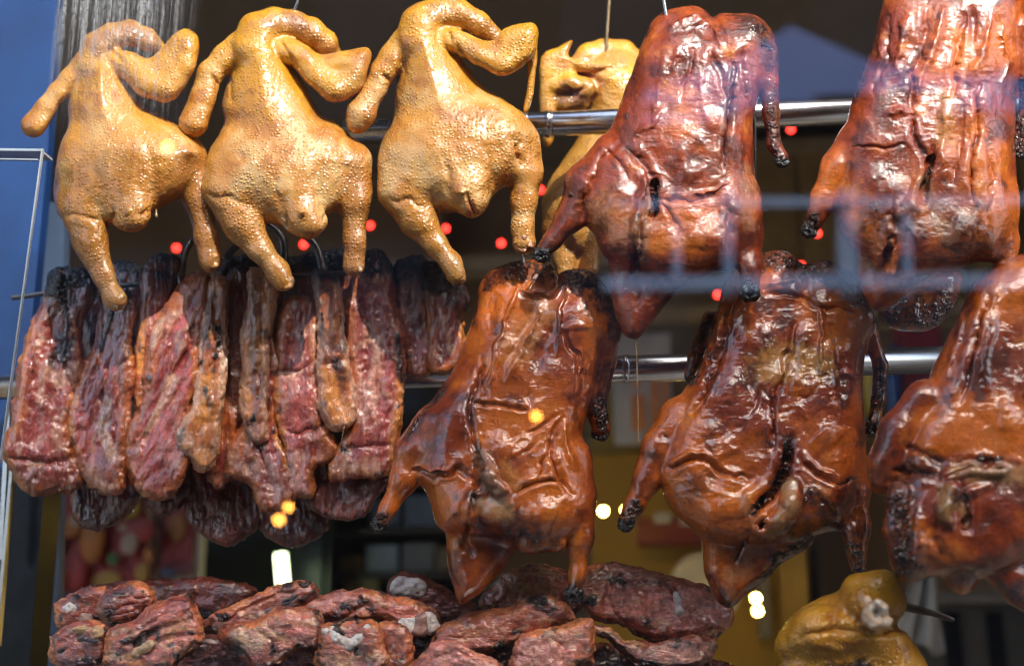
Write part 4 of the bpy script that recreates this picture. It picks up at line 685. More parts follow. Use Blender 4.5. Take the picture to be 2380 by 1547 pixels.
chop('rosy pointed slice at the bottom edge, centre', [(966,1545),(993,1514),(1020,1491),(1066,1494),(1102,1517),(1156,1542),(1160,1580),(960,1580)], 0.18, 987, T=36, ops=[([(1030,1520),(1090,1530)],60,(0.46,.15,.11),.85)], strokes=[([(1010,1530),(1060,1510),(1110,1530)],5,-5)])
for i, (lab, ol) in enumerate([('added dark filler low in the heap, left', [(230,1500),(330,1490),(480,1480),(560,1500),(570,1580),(220,1580)]), ('added dark filler low in the heap, centre-left', [(560,1520),(640,1500),(760,1500),(780,1580),(560,1580)]), ('added dark filler low in the heap, centre', [(880,1500),(1000,1470),(1120,1500),(1210,1510),(1210,1580),(880,1580)]), ('added dark filler low in the heap, right', [(1330,1520),(1400,1500),(1500,1520),(1680,1540),(1690,1580),(1330,1580)])]):
    chop(lab, ol, 0.29, 1001 + i * 7, T=40, kind='dark')  # dark pieces added behind so gaps in the heap read black
# ------------------------------------------------------------------ metalwork
def tube_data(pts, rad, seg=14, sub=6):
    p = np.array(pts, float); rad = np.array([rad] * len(p) if np.isscalar(rad) else rad, float)
    if sub > 1 and len(p) > 2:
        q = []; rr = []
        for i in range(len(p) - 1):
            a, b, c, d = p[max(i - 1, 0)], p[i], p[i + 1], p[min(i + 2, len(p) - 1)]
            for k in range(sub):
                t = k / sub; q.append(.5 * (2 * b + (c - a) * t + (2 * a - 5 * b + 4 * c - d) * t * t + (3 * b - a - 3 * c + d) * t ** 3)); rr.append(rad[i] + (rad[i + 1] - rad[i]) * t)
        q.append(p[-1]); rr.append(rad[-1]); p = np.array(q); rad = np.array(rr)
    T = np.gradient(p, axis=0); T /= np.linalg.norm(T, axis=1, keepdims=True)
    ref = np.array([0.3, 1, 0.2]); A = np.cross(T, ref); A /= np.linalg.norm(A, axis=1, keepdims=True); B = np.cross(T, A)
    th = np.linspace(0, 2 * np.pi, seg, endpoint=False)
    V = (p[:, None] + rad[:, None, None] * (np.cos(th)[None, :, None] * A[:, None] + np.sin(th)[None, :, None] * B[:, None])).reshape(-1, 3)
    n = len(p); i, j = np.meshgrid(np.arange(n - 1), np.arange(seg), indexing='ij'); jj = (j + 1) % seg
    Q = np.stack([i * seg + j, i * seg + jj, (i + 1) * seg + jj, (i + 1) * seg + j], -1).reshape(-1, 4)
    V = np.concatenate([V, p[:1], p[-1:]]); c0, c1 = len(V) - 2, len(V) - 1; j = np.arange(seg); jj = (j + 1) % seg
    Q = np.concatenate([Q, np.stack([np.full(seg, c0), jj, j, j], 1)[:, [0, 1, 2, 2]] * 1, np.stack([np.full(seg, c1), (n - 1) * seg + j, (n - 1) * seg + jj, (n - 1) * seg + jj], 1)])
    return V, Q
def tube(name, pts, rad, mat, parent=None, seg=14, sub=6):
    V, Q = tube_data(pts, rad, seg, sub)
    faces = [tuple(dict.fromkeys(q)) for q in Q.tolist()]
    o = V.mean(0); me = bpy.data.meshes.new(name); me.from_pydata((V - o).tolist(), [], faces); me.update()
    for f in me.polygons: f.use_smooth = True
    me.materials.append(mat); ob = bpy.data.objects.new(name, me); COL.objects.link(ob)
    if parent is not None: ob.parent = parent; ob.location = o - np.array(parent.location)
    else: ob.location = o
    return ob
def box(name, lo, hi, mat, parent=None, bev=0.0, yaw=0.0, kind=None):
    lo, hi = np.minimum(lo, hi), np.maximum(lo, hi); c = (lo + hi) / 2; hs = (hi - lo) / 2
    import bmesh
    bm = bmesh.new(); bmesh.ops.create_cube(bm, size=2.0)
    for vv in bm.verts: vv.co = (vv.co.x * hs[0], vv.co.y * hs[1], vv.co.z * hs[2])
    if bev: bmesh.ops.bevel(bm, geom=bm.edges[:], offset=min(bev, hs.min() * .8), segments=2, profile=.5, affect='EDGES')
    me = bpy.data.meshes.new(name); bm.to_mesh(me); bm.free(); me.materials.append(mat)
    ob = bpy.data.objects.new(name, me); COL.objects.link(ob); ob.rotation_euler[2] = yaw
    if parent is not None: ob.parent = parent; ob.location = c - np.array(parent.location)
    else: ob.location = c
    if kind: ob['kind'] = kind
    return ob
def empty(name, loc): 
    e = bpy.data.objects.new(name, None); COL.objects.link(e); e.location = loc; return e
def px(y): return (y - CAM[1]) / FPX / (_c * _cp)
def slab(name, u0, v0, u1, v1, y, t, mat, parent=None, bev=0.004):
    a, b, c, d = P(u0, v0, y), P(u1, v1, y), P(u0, v1, y), P(u1, v0, y)
    x0 = (a[0] + c[0]) / 2; x1 = (b[0] + d[0]) / 2; z1 = (a[2] + d[2]) / 2; z0 = (b[2] + c[2]) / 2
    return box(name, np.array([x0, y, z0]), np.array([x1, y + t, z1]), mat, parent, bev)
def ball(name, c, r, mat, parent=None, sc=(1, 1, 1)):
    import bmesh
    bm = bmesh.new(); bmesh.ops.create_uvsphere(bm, u_segments=20, v_segments=12, radius=r)
    for vv in bm.verts: vv.co = (vv.co.x * sc[0], vv.co.y * sc[1], vv.co.z * sc[2])
    for f in bm.faces: f.smooth = True
    me = bpy.data.meshes.new(name); bm.to_mesh(me); bm.free(); me.materials.append(mat)
    ob = bpy.data.objects.new(name, me); COL.objects.link(ob)
    if parent is not None: ob.parent = parent; ob.location = np.array(c) - np.array(parent.location)
    else: ob.location = c
    return ob

M['steel'] = plain('polished_steel', (0.68, 0.68, 0.70), 0.24, 1.0, nscale=14, namt=.08)
M['dsteel'] = plain('dark_steel', (0.20, 0.19, 0.18), 0.35, 1.0, nscale=60, namt=.3, bump=.2)
M['wire'] = plain('hook_wire', (0.50, 0.49, 0.47), 0.25, 1.0, nscale=60, namt=.2)
M['brass'] = plain('stained_wire', (0.28, 0.19, 0.10), 0.3, 1.0, nscale=60, namt=.3)
def rod(label, p0, p1, y, r, collars):
    a = P(*p0, y); b = P(*p1, y)
    o = tube('hanging_rod', [a, b], r, M['steel'], seg=36, sub=1); tag(o, label, 'rod', 'steel rods across the window')
    for t in collars:
        c = a + (b - a) * t; d = (b - a) / np.linalg.norm(b - a)
        tube('collar', [c - d * .004, c + d * .004], r * 1.07, M['steel'], o, seg=36, sub=1)
    return o
rod('upper polished steel rod running behind the chickens and ducks', (800, 309), (2520, 236), 0.285, 0.0158, [.255, .29])
rod('lower polished steel rod running behind the pork and lower ducks', (-120, 903), (2520, 826), 0.318, 0.0162, [.597, .62, .40])
def hook(label, pts, y, r, mat, cat='hook', name='meat_hook', group=None, ys=None):
    q = [P(u, v, (ys[i] if ys else y)) for i, (u, v) in enumerate(pts)]
    return tag(tube(name, q, r, mat, seg=10), label, cat, group)
G = 'dark hooks holding the pork skewer'
hook('dark curved hook between the two left chicken legs', [(470,540),(445,560),(428,590),(421,640),(424,665)], .29, .0052, M['dsteel'], group=G, ys=[.30,.295,.285,.272,.27])
hook('dark hook arm crossing behind the left chicken foot', [(525,600),(545,575),(575,560),(600,555)], .31, .0048, M['dsteel'], group=G)
hook('dark hook under the middle chicken, left arm', [(615,520),(640,535),(658,560),(660,590),(656,640)], .31, .0052, M['dsteel'], group=G)
hook('dark hook under the middle chicken, right arm', [(692,540),(718,555),(738,580),(748,620),(748,660)], .31, .0052, M['dsteel'], group=G)
hook('long dark skewer end sticking out at the left', [(28,692),(70,687),(112,681),(330,660),(700,640),(1080,618)], .30, .0032, M['dsteel'], 'skewer', 'skewer')
G = 'wire hangers'
hook('thin wire above the leftmost chicken', [(352,-30),(345,10),(322,55),(310,90)], .20, .0016, M['wire'], 'wire', 'hanger_wire', G)
hook('thin wire above the middle chicken', [(700,-30),(690,10),(672,50),(660,85),(655,110)], .19, .0018, M['wire'], 'wire', 'hanger_wire', G)
hook('short bright wire at the neck of the chicken beside the duck', [(1052,-30),(1040,30),(1035,60),(1034,95)], .185, .0018, M['wire'], 'wire', 'hanger_wire', G)
hook('brown stained wire rising from the chicken behind the rod', [(1418,-30),(1412,60),(1407,138)], .36, .0026, M['brass'], 'wire', 'hanger_wire', G)
hook('bright wire above the roast duck in the middle', [(1538,-30),(1544,10),(1549,40)], .175, .0024, M['wire'], 'wire', 'hanger_wire', G)
hook('bright wire beside the right leg of the middle duck', [(1752,270),(1755,340),(1754,430)], .20, .002, M['wire'], 'wire', 'hanger_wire', G)
hook('short wire above the lower middle duck', [(1216,560),(1216,590),(1222,625)], .215, .0016, M['wire'], 'wire', 'hanger_wire', G)
md, t_, b_ = newmat('amber_fat_drip'); b_.inputs['Base Color'].default_value = (.8, .5, .2, 1); b_.inputs['Roughness'].default_value = .08; b_.inputs['Transmission Weight'].default_value = .6; b_.inputs['Coat Weight'].default_value = 1
M['drip'] = md
k = px(.17)
tag(tube('fat_drip', [P(1478,778,.165), P(1479,800,.165), P(1480,830,.165), P(1481,862,.165), P(1482,930,.165), P(1483,948,.165), P(1484,1010,.165), P(1485,1024,.165), P(1485,1031,.165)], [4*k,3.2*k,1.0*k,1.8*k,.9*k,1.7*k,.8*k,2.2*k,.8*k], M['drip'], seg=10), 'thin string of fat dripping from the tail of the high duck', 'drip')
tag(tube('fat_drip', [P(800,990,.235), P(796,1015,.235), P(790,1040,.24)], [1.6*k,1.1*k,.9*k], M['drip'], seg=8), 'short sticky thread under the charred glazed strip', 'drip')
for lab, u, v, y, r in [('bead of juice under the tail of the leftmost chicken', 363, 502, .15, 4.5), ('bead of juice under the tail of the chicken beside the duck', 1090, 499, .145, 5), ('clear bead on the left foot of the high right duck', 1891, 548, .125, 3.5)]:
    tag(tube('juice_drop', [P(u, v-16, y), P(u, v-8, y), P(u+.5, v, y), P(u+.5, v+5, y)], [1.5*k, 2.2*k, r*k, r*.4*k], M['drip'], seg=10), lab, 'drop')
# dark lump behind the upper right duck
S = Solid(); S.poly([(2137,655),(2180,628),(2232,630),(2228,690),(2200,740),(2150,772),(2080,766),(2042,735),(2060,700)], 46, 50)
o = finish('duck_neck', S, 3.0, .27, M['duck'], [([(2120,690),(2170,650),(2220,645)],12,5)], duck_colour(71, [([(2100,740),(2200,720)],70,BLACK,.9), ([(2140,680),(2200,660)],50,DARK,.8)], .4), duck_relief(71, .6))
tag(o, 'dark shiny duck neck hanging behind the high right duck', 'duck neck')
# wing bone sticking out behind the amber bird and thin bone stump on it
o = tube('wing_tip', [P(2080,1400,.20), P(2120,1412,.2), P(2170,1425,.2), P(2205,1436,.2), P(2218,1440,.2)], [14*k, 10*k, 7*k, 6*k, 3*k], plain('dark_wing_skin', (.07,.04,.025), .4, coat=.5, nscale=90, namt=.5, bump=.4), seg=12)
tag(o, 'dark pointed wing tip behind the amber bird in the corner', 'wing tip')
o = bpy.data.objects.get('soy_chicken.004')
def stump():
    S = Solid(); S.ell((2034,1430,128),(33,32,14),0,0); S.chain([(2040,1400,134,10),(2056,1412,138,9),(2050,1425,138,8)],k=5); S.chain([(2030,1452,132,10),(2062,1446,138,10),(2070,1440,138,7)],k=5); S.ell((2036,1424,146),(13,16,12),0,4,sub=True)
    def rel(V, N): return V + N * (fbm(V, 12, 2, 3) * 1.5)[:, None]
    def cl(V, N):
        C = np.tile(np.array((.62,.45,.3)), (len(V),1)); n = fbm(V, 16, 3, 4); m = sstep(0,.7,n)[:,None]; C = C*(1-m)+np.array((.74,.68,.6))[None]*m
        d = np.hypot(V[:,0]-2036, V[:,1]-1424); m = (sstep(17,11,d)*sstep(140,132,V[:,2]))[:,None]; C = C*(1-m)+np.array((.05,.045,.06))[None]*m
        return np.concatenate([C, np.ones((len(V),1))],1)
    finish('bone_stump', S, 2.4, .16, M['fat'], [], cl, rel, o)
stump()
# ------------------------------------------------------------------ the display window: glass, left frame, tray
def glass_material():
    m = bpy.data.materials.new('window_glass'); m.use_nodes = True; t = m.node_tree; t.nodes.clear(); L = t.links.new
    out = nd(t, 'ShaderNodeOutputMaterial'); tr = nd(t, 'ShaderNodeBsdfTransparent', i_0=(.97, .98, .98, 1)); gl = nd(t, 'ShaderNodeBsdfGlossy', i_Roughness=0.0)
    gl.inputs['Color'].default_value = (1, 1, 1, 1)
    fr = nd(t, 'ShaderNodeFresnel', i_IOR=1.52); k2 = nd(t, 'ShaderNodeMath', operation='MULTIPLY', i_1=GLASS_K); L(fr.outputs[0], k2.inputs[0])
    ge = nd(t, 'ShaderNodeNewGeometry'); inv = nd(t, 'ShaderNodeMath', operation='SUBTRACT', i_0=1.0); L(ge.outputs['Backfacing'], inv.inputs[1])
    k3 = nd(t, 'ShaderNodeMath', operation='MULTIPLY', use_clamp=True); L(k2.outputs[0], k3.inputs[0]); L(inv.outputs[0], k3.inputs[1])
    mx = nd(t, 'ShaderNodeMixShader'); L(k3.outputs[0], mx.inputs[0]); L(tr.outputs[0], mx.inputs[1]); L(gl.outputs[0], mx.inputs[2]); L(mx.outputs[0], out.inputs[0])
    return m
def film_material(o):
    """steam and grease that has run down the inside of the pane in streaks"""
    m = bpy.data.materials.new('steam_streaks'); m.use_nodes = True; t = m.node_tree; t.nodes.clear(); L = t.links.new
    out = nd(t, 'ShaderNodeOutputMaterial'); tr = nd(t, 'ShaderNodeBsdfTransparent')
    tc = nd(t, 'ShaderNodeTexCoord'); sp = nd(t, 'ShaderNodeSeparateXYZ'); L(tc.outputs['Object'], sp.inputs[0])
    def rng(sock, a, b, c, d):
        r = nd(t, 'ShaderNodeMapRange', i_1=a, i_2=b, i_3=c, i_4=d); r.interpolation_type = 'SMOOTHSTEP'; L(sock, r.inputs[0]); return r.outputs[0]
    def mul(a, b):
        r = nd(t, 'ShaderNodeMath', operation='MULTIPLY'); L(a, r.inputs[0])
        if isinstance(b, (int, float)): r.inputs[1].default_value = b
        else: L(b, r.inputs[1])
        return r.outputs[0]
    a = P(120, 60, 0) - o; c = P(330, 60, 0) - o; e = P(470, 60, 0) - o; top = P(300, 0, 0)[2] - o[2]; bot = P(300, 300, 0)[2] - o[2]
    mp = nd(t, 'ShaderNodeMapping'); mp.inputs['Scale'].default_value = (170, 1, 5); L(tc.outputs['Object'], mp.inputs[0])
    st = nd(t, 'ShaderNodeTexNoise', i_Scale=1.0, i_Detail=5.0, i_Roughness=.65, i_Distortion=.3); L(mp.outputs[0], st.inputs['Vector'])
    mp2 = nd(t, 'ShaderNodeMapping'); mp2.inputs['Scale'].default_value = (330, 1, 150); L(tc.outputs['Object'], mp2.inputs[0])
    dr = nd(t, 'ShaderNodeTexNoise', i_Scale=1.0, i_Detail=2.0); L(mp2.outputs[0], dr.inputs['Vector'])
    strk = mul(rng(st.outputs[0], .40, .70, 0.12, 1), rng(dr.outputs[0], .35, .6, .45, 1))
    ez = nd(t, 'ShaderNodeMath', operation='ADD'); L(sp.outputs[2], ez.inputs[0]); L(mul(st.outputs[0], .12), ez.inputs[1])
    patch = mul(mul(rng(sp.outputs[0], a[0] - .002, a[0] + .003, 0, 1), rng(sp.outputs[0], c[0], e[0], 1, 0)), rng(ez.outputs[0], bot + .03, top + .09, 0, 1))
    fac = mul(mul(patch, strk), .5)
    df = nd(t, 'ShaderNodeBsdfDiffuse', i_Color=(.74, .80, .88, 1)); tl = nd(t, 'ShaderNodeBsdfTranslucent', i_Color=(.74, .80, .88, 1)); dm = nd(t, 'ShaderNodeMixShader', i_0=.4); L(df.outputs[0], dm.inputs[1]); L(tl.outputs[0], dm.inputs[2])
    fx = nd(t, 'ShaderNodeMixShader'); L(fac, fx.inputs[0]); L(tr.outputs[0], fx.inputs[1]); L(dm.outputs[0], fx.inputs[2]); L(fx.outputs[0], out.inputs[0])
    return m
GLASS_K = 3.7; SHADE_V = 640
ga, gb = P(-500, -700, 0), P(2900, 1900, 0)
pane = box('window_pane', np.array([ga[0], -.004, gb[2]]), np.array([gb[0], .004, ga[2]]), glass_material())
tag(pane, 'large clear shop window pane with steam streaks at its upper left', 'window pane')
f0, f1 = P(95, -80, .005), P(520, 340, .005); fo = np.array([(f0[0] + f1[0]) / 2, .0052, (f0[2] + f1[2]) / 2])
box('steam_film', np.array([f0[0], .0048, f1[2]]), np.array([f1[0], .0056, f0[2]]), film_material(fo), pane)

M['blue'] = plain('sky_reflection_blue', (0.006, 0.036, 0.135), .4, nscale=8, namt=.35)
M['bluegrey'] = plain('faded_sky_blue', (0.045, 0.07, 0.12), .35, nscale=10, namt=.35)
M['acrylic'] = plain('sheet_edge', (0.42, 0.48, 0.55), .15, 0.0, coat=1, nscale=20, namt=.1)
M['black'] = plain('black_metal', (0.018, 0.02, 0.024), .3, 0.6, nscale=30, namt=.4)
M['white'] = plain('white_enamel', (0.75, 0.76, 0.78), .4, nscale=12, namt=.05)
def leaning(name, quad, y, t, mat, parent=None):
    """upright sheet with a leaning edge, outline given at depth y"""
    f = [P(u, v, y) for u, v in quad]; bk = [p + np.array([0, t, 0]) for p in f]; V = np.array(f + bk); n = len(f)
    faces = [tuple(range(n - 1, -1, -1)), tuple(range(n, 2 * n))] + [(i, (i + 1) % n, n + (i + 1) % n, n + i) for i in range(n)]
    c = V.mean(0); me = bpy.data.meshes.new(name); me.from_pydata((V - c).tolist(), [], faces); me.update(); me.materials.append(mat)
    ob = bpy.data.objects.new(name, me); COL.objects.link(ob)
    if parent is not None: ob.parent = parent; ob.location = c - np.array(parent.location)
    else: ob.location = c
    return ob
tag(leaning('sky_reflection_panel', [(-260, -260), (150, -260), (122, 190), (105, 420), (40, 1100), (-260, 1100)], .46, .02, M['blue']), 'added panel coloured as reflected blue sky, upper left behind the leftmost chicken', 'panel')  # blue of the reflected sky is put into this panel's colour
sg = leaning('faded_reflection_panel', [(-260, 470), (150, 470), (130, 1700), (-260, 1700)], .62, .02, M['bluegrey']); tag(sg, 'added panel coloured as fading sky reflection at the left edge below the blue one', 'panel')  # lower, fading part of the sky reflection, coloured onto an added panel
fr_ = empty('sheet_frame', P(40, 1060, .13)); tag(fr_, 'clear sheet edge with bright rim, leaning line at the far left', 'frame')
leaning('upright_edge', [(96, 345), (99.5, 345), (0, 1075), (-3.5, 1075)], .13, .004, M['acrylic'], fr_)
leaning('top_edge', [(-120, 343), (95, 346), (95, 351), (-120, 349)], .13, .03, M['acrylic'], fr_)
leaning('lower_edge', [(-120, 366), (88, 369), (88, 372), (-120, 369)], .135, .004, M['acrylic'], fr_)
po = empty('window_post', P(50, 1547, .40)); tag(po, 'dark metal window post at the lower left', 'post')
leaning('post_face', [(22, 1075), (104, 1120), (64, 1590), (-60, 1590)], .40, .05, M['black'], po)
leaning('bright_strip', [(14, 940), (24, 940), (4, 1300), (-6, 1300)], .36, .01, M['steel'], po)
leaning('bright_strip', [(34, 950), (40, 950), (-6, 1500), (-14, 1500)], .35, .01, M['steel'], po)
tr = empty('display_tray', P(1000, 1560, .3)); tag(tr, 'steel display tray under the heap of ribs', 'tray')
zt = P(800, 1557, .2)[2]
xa, xb = P(40, 1550, .2)[0], P(1760, 1550, .2)[0]
box('tray_floor', np.array([xa, .10, zt - .03]), np.array([xb, .42, zt - .02]), M['steel'], tr, .002)
box('tray_lip', np.array([xa, .095, zt - .03]), np.array([xb, .10, zt + .001]), M['steel'], tr, .002)
box('tray_lip', np.array([xa, .42, zt - .03]), np.array([xb, .425, zt + .001]), M['steel'], tr, .002)

# ------------------------------------------------------------------ shop interior seen out of focus
zc = P(1190, -1, .0)[2] + 1.0
M['wall'] = plain('brown_wall', (0.36, 0.27, 0.18), .7, nscale=3, namt=.2)
M['ochre'] = plain('ochre_wall', (0.46, 0.25, 0.018), .6, nscale=3, namt=.2)
M['ceil'] = plain('ceiling_paint', (0.25, 0.23, 0.2), .8, nscale=3, namt=.1)
M['floor'] = plain('floor_tile', (0.10, 0.085, 0.07), .5, nscale=6, namt=.2)
YB = 2.9
box('back_wall', np.array([-3.2, YB, 0]), np.array([3.0, YB + .1, zc + .6]), M['wall'], kind='structure')
box('ceiling', np.array([-3.2, .02, zc]), np.array([3.0, YB - .005, zc + .1]), M['ceil'], kind='structure')
box('floor', np.array([-3.2, .02, -.1]), np.array([3.0, YB - .005, 0]), M['floor'], kind='structure')
box('side_wall', np.array([-3.3, .02, 0]), np.array([-3.202, YB, zc]), M['wall'], kind='structure')
box('side_wall', np.array([3.002, .02, 0]), np.array([3.1, YB, zc]), M['wall'], kind='structure')
def bgm(name, rgb, rough=.5): return plain(name, rgb, rough, nscale=9, namt=.25)
def thing(name, label, cat, u, v, y, group=None):
    e = empty(name, P(u, v, y)); return tag(e, label, cat, group)
# ochre partition
e = thing('partition_wall', 'ochre yellow partition glowing behind the lower ducks', 'partition', 1600, 1640, 2.5)
slab('panel', 1375, 1050, 1880, 1700, 2.5, .05, M['ochre'], e)
slab('cap', 1370, 880, 1890, 1050, 2.52, .05, bgm('olive_trim', (.30,.21,.05)), e)
slab('edge_post', 1880, 900, 1900, 1700, 2.45, .05, bgm('dark_trim', (.05,.04,.02)), e)
# tall brown cabinet, upper right
e = thing('wall_cabinet', 'brown cabinet with plain doors behind the high ducks', 'cabinet', 2050, 760, 2.6)
slab('carcass', 1720, 300, 2700, 760, 2.62, .2, bgm('cabinet_brown', (.34,.25,.11)), e)
for u in (1735, 1860, 1990, 2120, 2250, 2380): slab('door', u, 350, u + 118, 690, 2.6, .02, bgm('cabinet_door', (.38,.28,.12)), e)
slab('rail', 1720, 305, 2700, 340, 2.59, .03, bgm('cabinet_rail', (.42,.34,.22)), e)
slab('plinth', 1400, 700, 2500, 735, 2.58, .03, bgm('pale_rail', (.48,.38,.22)), e)
# pale beam bands upper left
e = thing('ceiling_beam', 'grey brown beam crossing behind the chickens', 'beam', 1000, 60, 2.7)
slab('beam', 500, 60, 1900, 110, 2.7, .1, bgm('beam_grey', (.36,.28,.2)), e); slab('upright', 980, -80, 1030, 700, 2.75, .1, bgm('upright_brown', (.38,.28,.2)), e)
e = thing('wall_shelf', 'pale shelf line behind the chicken legs', 'shelf', 1100, 640, 2.7)
slab('board', 880, 590, 1420, 625, 2.68, .1, bgm('shelf_pale', (.45,.40,.32)), e); slab('bracket', 900, 625, 930, 680, 2.7, .06, bgm('shelf_br', (.2,.17,.12)), e)
# notice
e = thing('wall_notice', 'pale notice with orange print behind the fat drip', 'notice', 1495, 1030, 2.45)
slab('sheet', 1425, 775, 1562, 1032, 2.45, .01, bgm('notice_paper', (.52,.52,.55)), e)
for (a, b, c, d) in [(1472, 840, 1486, 900), (1468, 915, 1500, 1000), (1512, 835, 1530, 990), (1538, 850, 1552, 960)]: slab('print', a, b, c, d, 2.443, .004, bgm('orange_print', (.70,.28,.10)), e, bev=0)
# festive hanging and framed red print, lower left
e = thing('festive_hanging', 'red and yellow festive paper hanging at the lower left', 'wall hanging', 270, 1420, 1.9)
rd = bgm('festive_red', (.30,.015,.01)); og = bgm('festive_orange', (.40,.13,.01)); yl = bgm('festive_yellow', (.40,.22,.02)); gr = bgm('festive_green', (.05,.13,.02)); wt = bgm('festive_cream', (.40,.28,.2)); bl = bgm('festive_blue', (.03,.03,.08))
leaning('backing', [(100, 1150), (330, 1150), (345, 1330), (330, 1460), (100, 1480)], 1.95, .02, rd, e)
for j, (u, v, r, m_) in enumerate([(150,1180,34,rd),(150,1230,40,og),(215,1250,52,og),(200,1170,34,og),(120,1260,30,bl),(262,1298,26,gr),(300,1262,26,wt),(250,1350,34,yl),(180,1330,44,rd),(300,1370,40,rd),(120,1340,34,og),(345,1290,22,og),(300,1180,36,yl),(330,1230,30,rd),(160,1390,26,bl),(210,1400,34,og),(130,1430,40,yl),(240,1440,40,rd),(390,1330,24,bl),(175,1205,16,wt),(285,1225,18,wt),(330,1330,20,yl),(110,1180,30,rd)]):
    ball('paper_disc', P(u, v, 1.93 - .004 * (j % 4)), r * .8 * px(1.93), m_, e, (1 + .35 * math.sin(j * 2.1), .12, 1 + .4 * math.cos(j * 3.3)))
e = thing('framed_print', 'small red print in a cream frame at the lower left', 'framed print', 410, 1360, 2.0)
cr = bgm('cream_frame', (.62,.50,.36))
slab('mount', 352, 1110, 472, 1372, 2.0, .03, cr, e); slab('red_field', 374, 1168, 448, 1328, 1.985, .012, rd, e)
ball('gold_emblem', P(412, 1225, 1.978), 20 * px(1.98), og, e, (1.1, .1, 1.6)); slab('dark_band', 380, 1305, 446, 1332, 1.978, .006, bgm('maroon', (.16,.02,.03)), e)
# dark doorway with tube light
e = thing('dark_door', 'black door behind the bright tube', 'door', 620, 1640, 2.3)
slab('leaf', 474, 900, 770, 1700, 2.3, .04, bgm('door_black', (.012,.014,.012), .3), e); slab('stile', 700, 900, 752, 1700, 2.28, .02, M['black'], e)
e = thing('tube_light', 'lit greenish white fluorescent tube low behind the pork', 'tube light', 655, 1360, 2.1)
tube('tube', [P(652, 1286, 2.1), P(660, 1380, 2.1)], .016, glow('tube_glow', (.82, 1.0, .55), 2.4), e, seg=16, sub=1)
slab('fitting', 640, 1380, 676, 1392, 2.1, .03, M['white'], e)
# dark shelves with dim boxes
e = thing('shelf_unit', 'dark shelf unit of dim boxes behind the stretched duck leg', 'shelf unit', 930, 1640, 2.4)
slab('back', 765, 880, 1130, 1700, 2.6, .03, bgm('shelf_dark', (.02,.018,.015)), e)
for v in (1115, 1225, 1330, 1440): slab('shelf', 765, v, 1130, v + 12, 2.42, .18, bgm('shelf_board', (.035,.03,.025)), e)
for (u0, v0, u1, v1, c) in [(850,1265,925,1328,(.16,.19,.25)),(935,1260,1010,1328,(.10,.10,.11)),(1015,1270,1060,1328,(.13,.09,.05)),(790,1290,840,1328,(.12,.09,.03)),(860,1160,930,1223,(.06,.07,.12)),(940,1150,1040,1223,(.08,.10,.16)),(1050,1170,1110,1223,(.10,.06,.04)),(800,1345,880,1438,(.14,.11,.04)),(900,1350,1000,1438,(.05,.05,.05))]:
    tag(slab('carton', u0, v0, u1, v1, 2.44, .12, bgm('carton', c)), 'dim carton on the dark shelves, %s' % {850:'pale blue grey one under the pork flap',935:'grey one beside the duck leg',1015:'brown one near the duck body',790:'olive one at the left',860:'navy one on the upper shelf',940:'wide navy one on the upper shelf',1050:'rust one on the upper shelf',800:'olive one on the bottom shelf',900:'black one on the bottom shelf'}[u0], 'carton', 'cartons on the dark shelves')
# right: kitchen bits
e = thing('counter', 'dark grey kitchen counter at the lower right', 'counter', 2280, 1640, 2.2)
slab('front', 2110, 1400, 2700, 1700, 2.2, .3, bgm('counter_grey', (.07,.065,.055)), e); slab('top', 2100, 1375, 2710, 1400, 2.18, .34, bgm('counter_top', (.22,.20,.18)), e)
for u in (2200, 2300, 2400): slab('gap', u, 1420, u + 40, 1640, 2.19, .005, M['black'], e)
def cloth():
    nu, nv = 24, 24; V = []; y = 1.7
    for j in range(nv):
        for i in range(nu):
            a, b = i / (nu - 1), j / (nv - 1); wd = 40 + 70 * b
            V.append(P(2150 + (a - .5) * wd * 1.2 - 20 * b, 1330 + 180 * b + 14 * math.sin(a * 9), y) + np.array([0, .02 * math.sin(a * 14 + b * 2), 0]))
    V = np.array(V); i, j = np.meshgrid(np.arange(nu - 1), np.arange(nv - 1)); q = (j * nu + i).ravel(); Q = np.stack([q, q + 1, q + nu + 1, q + nu], 1)
    ob = mesh_object('hanging_cloth', V, Q, bgm('grey_cloth', (.34,.33,.31), .9)); s_ = ob.modifiers.new('thick', 'SOLIDIFY'); s_.thickness = .004
    tag(ob, 'rumpled grey cloth hanging behind the amber bird', 'cloth')
cloth()
for (lab, u0, v0, u1, v1, c) in [('yellow bottle behind the lower ducks', 2012, 770, 2052, 965, (.55,.42,.03)), ('blue bottle behind the lower ducks', 2066, 800, 2098, 965, (.05,.12,.40)), ('red carton behind the lower ducks', 2100, 690, 2190, 900, (.30,.02,.03))]:
    a = P((u0 + u1) / 2, v1, 2.2); b = P((u0 + u1) / 2, v0, 2.2); r = (u1 - u0) / 2 * px(2.2); hh = b[2] - a[2]
    if 'bottle' in lab:
        ob = tube('bottle', [a, a + np.array([0,0,.01]), a + np.array([0,0,hh*.6]), a + np.array([0,0,hh*.75]), a + np.array([0,0,hh*.85]), b], [r*.9, r, r, r*.7, r*.35, r*.35], bgm('bottle', c, .25), seg=20, sub=3)
        tag(ob, lab, 'bottle')
    else: tag(slab('carton', u0, v0, u1, v1, 2.2, .15, bgm('carton_red', c)), lab, 'carton')
e = thing('serving_shelf', 'narrow shelf holding the bottles', 'shelf', 2100, 985, 2.2); slab('board', 1990, 967, 2300, 985, 2.1, .3, bgm('sshelf', (.2,.16,.1)), e)
e = thing('red_tray', 'dark red tray with white labels behind the right duck leg', 'tray', 1560, 1260, 2.3); slab('body', 1480, 1200, 1680, 1262, 2.3, .1, bgm('tray_red', (.20,.025,.015)), e); slab('label', 1520, 1190, 1560, 1215, 2.29, .005, bgm('label_w', (.4,.38,.36)), e); slab('label', 1580, 1196, 1612, 1220, 2.29, .005, bgm('label_w', (.4,.38,.36)), e)
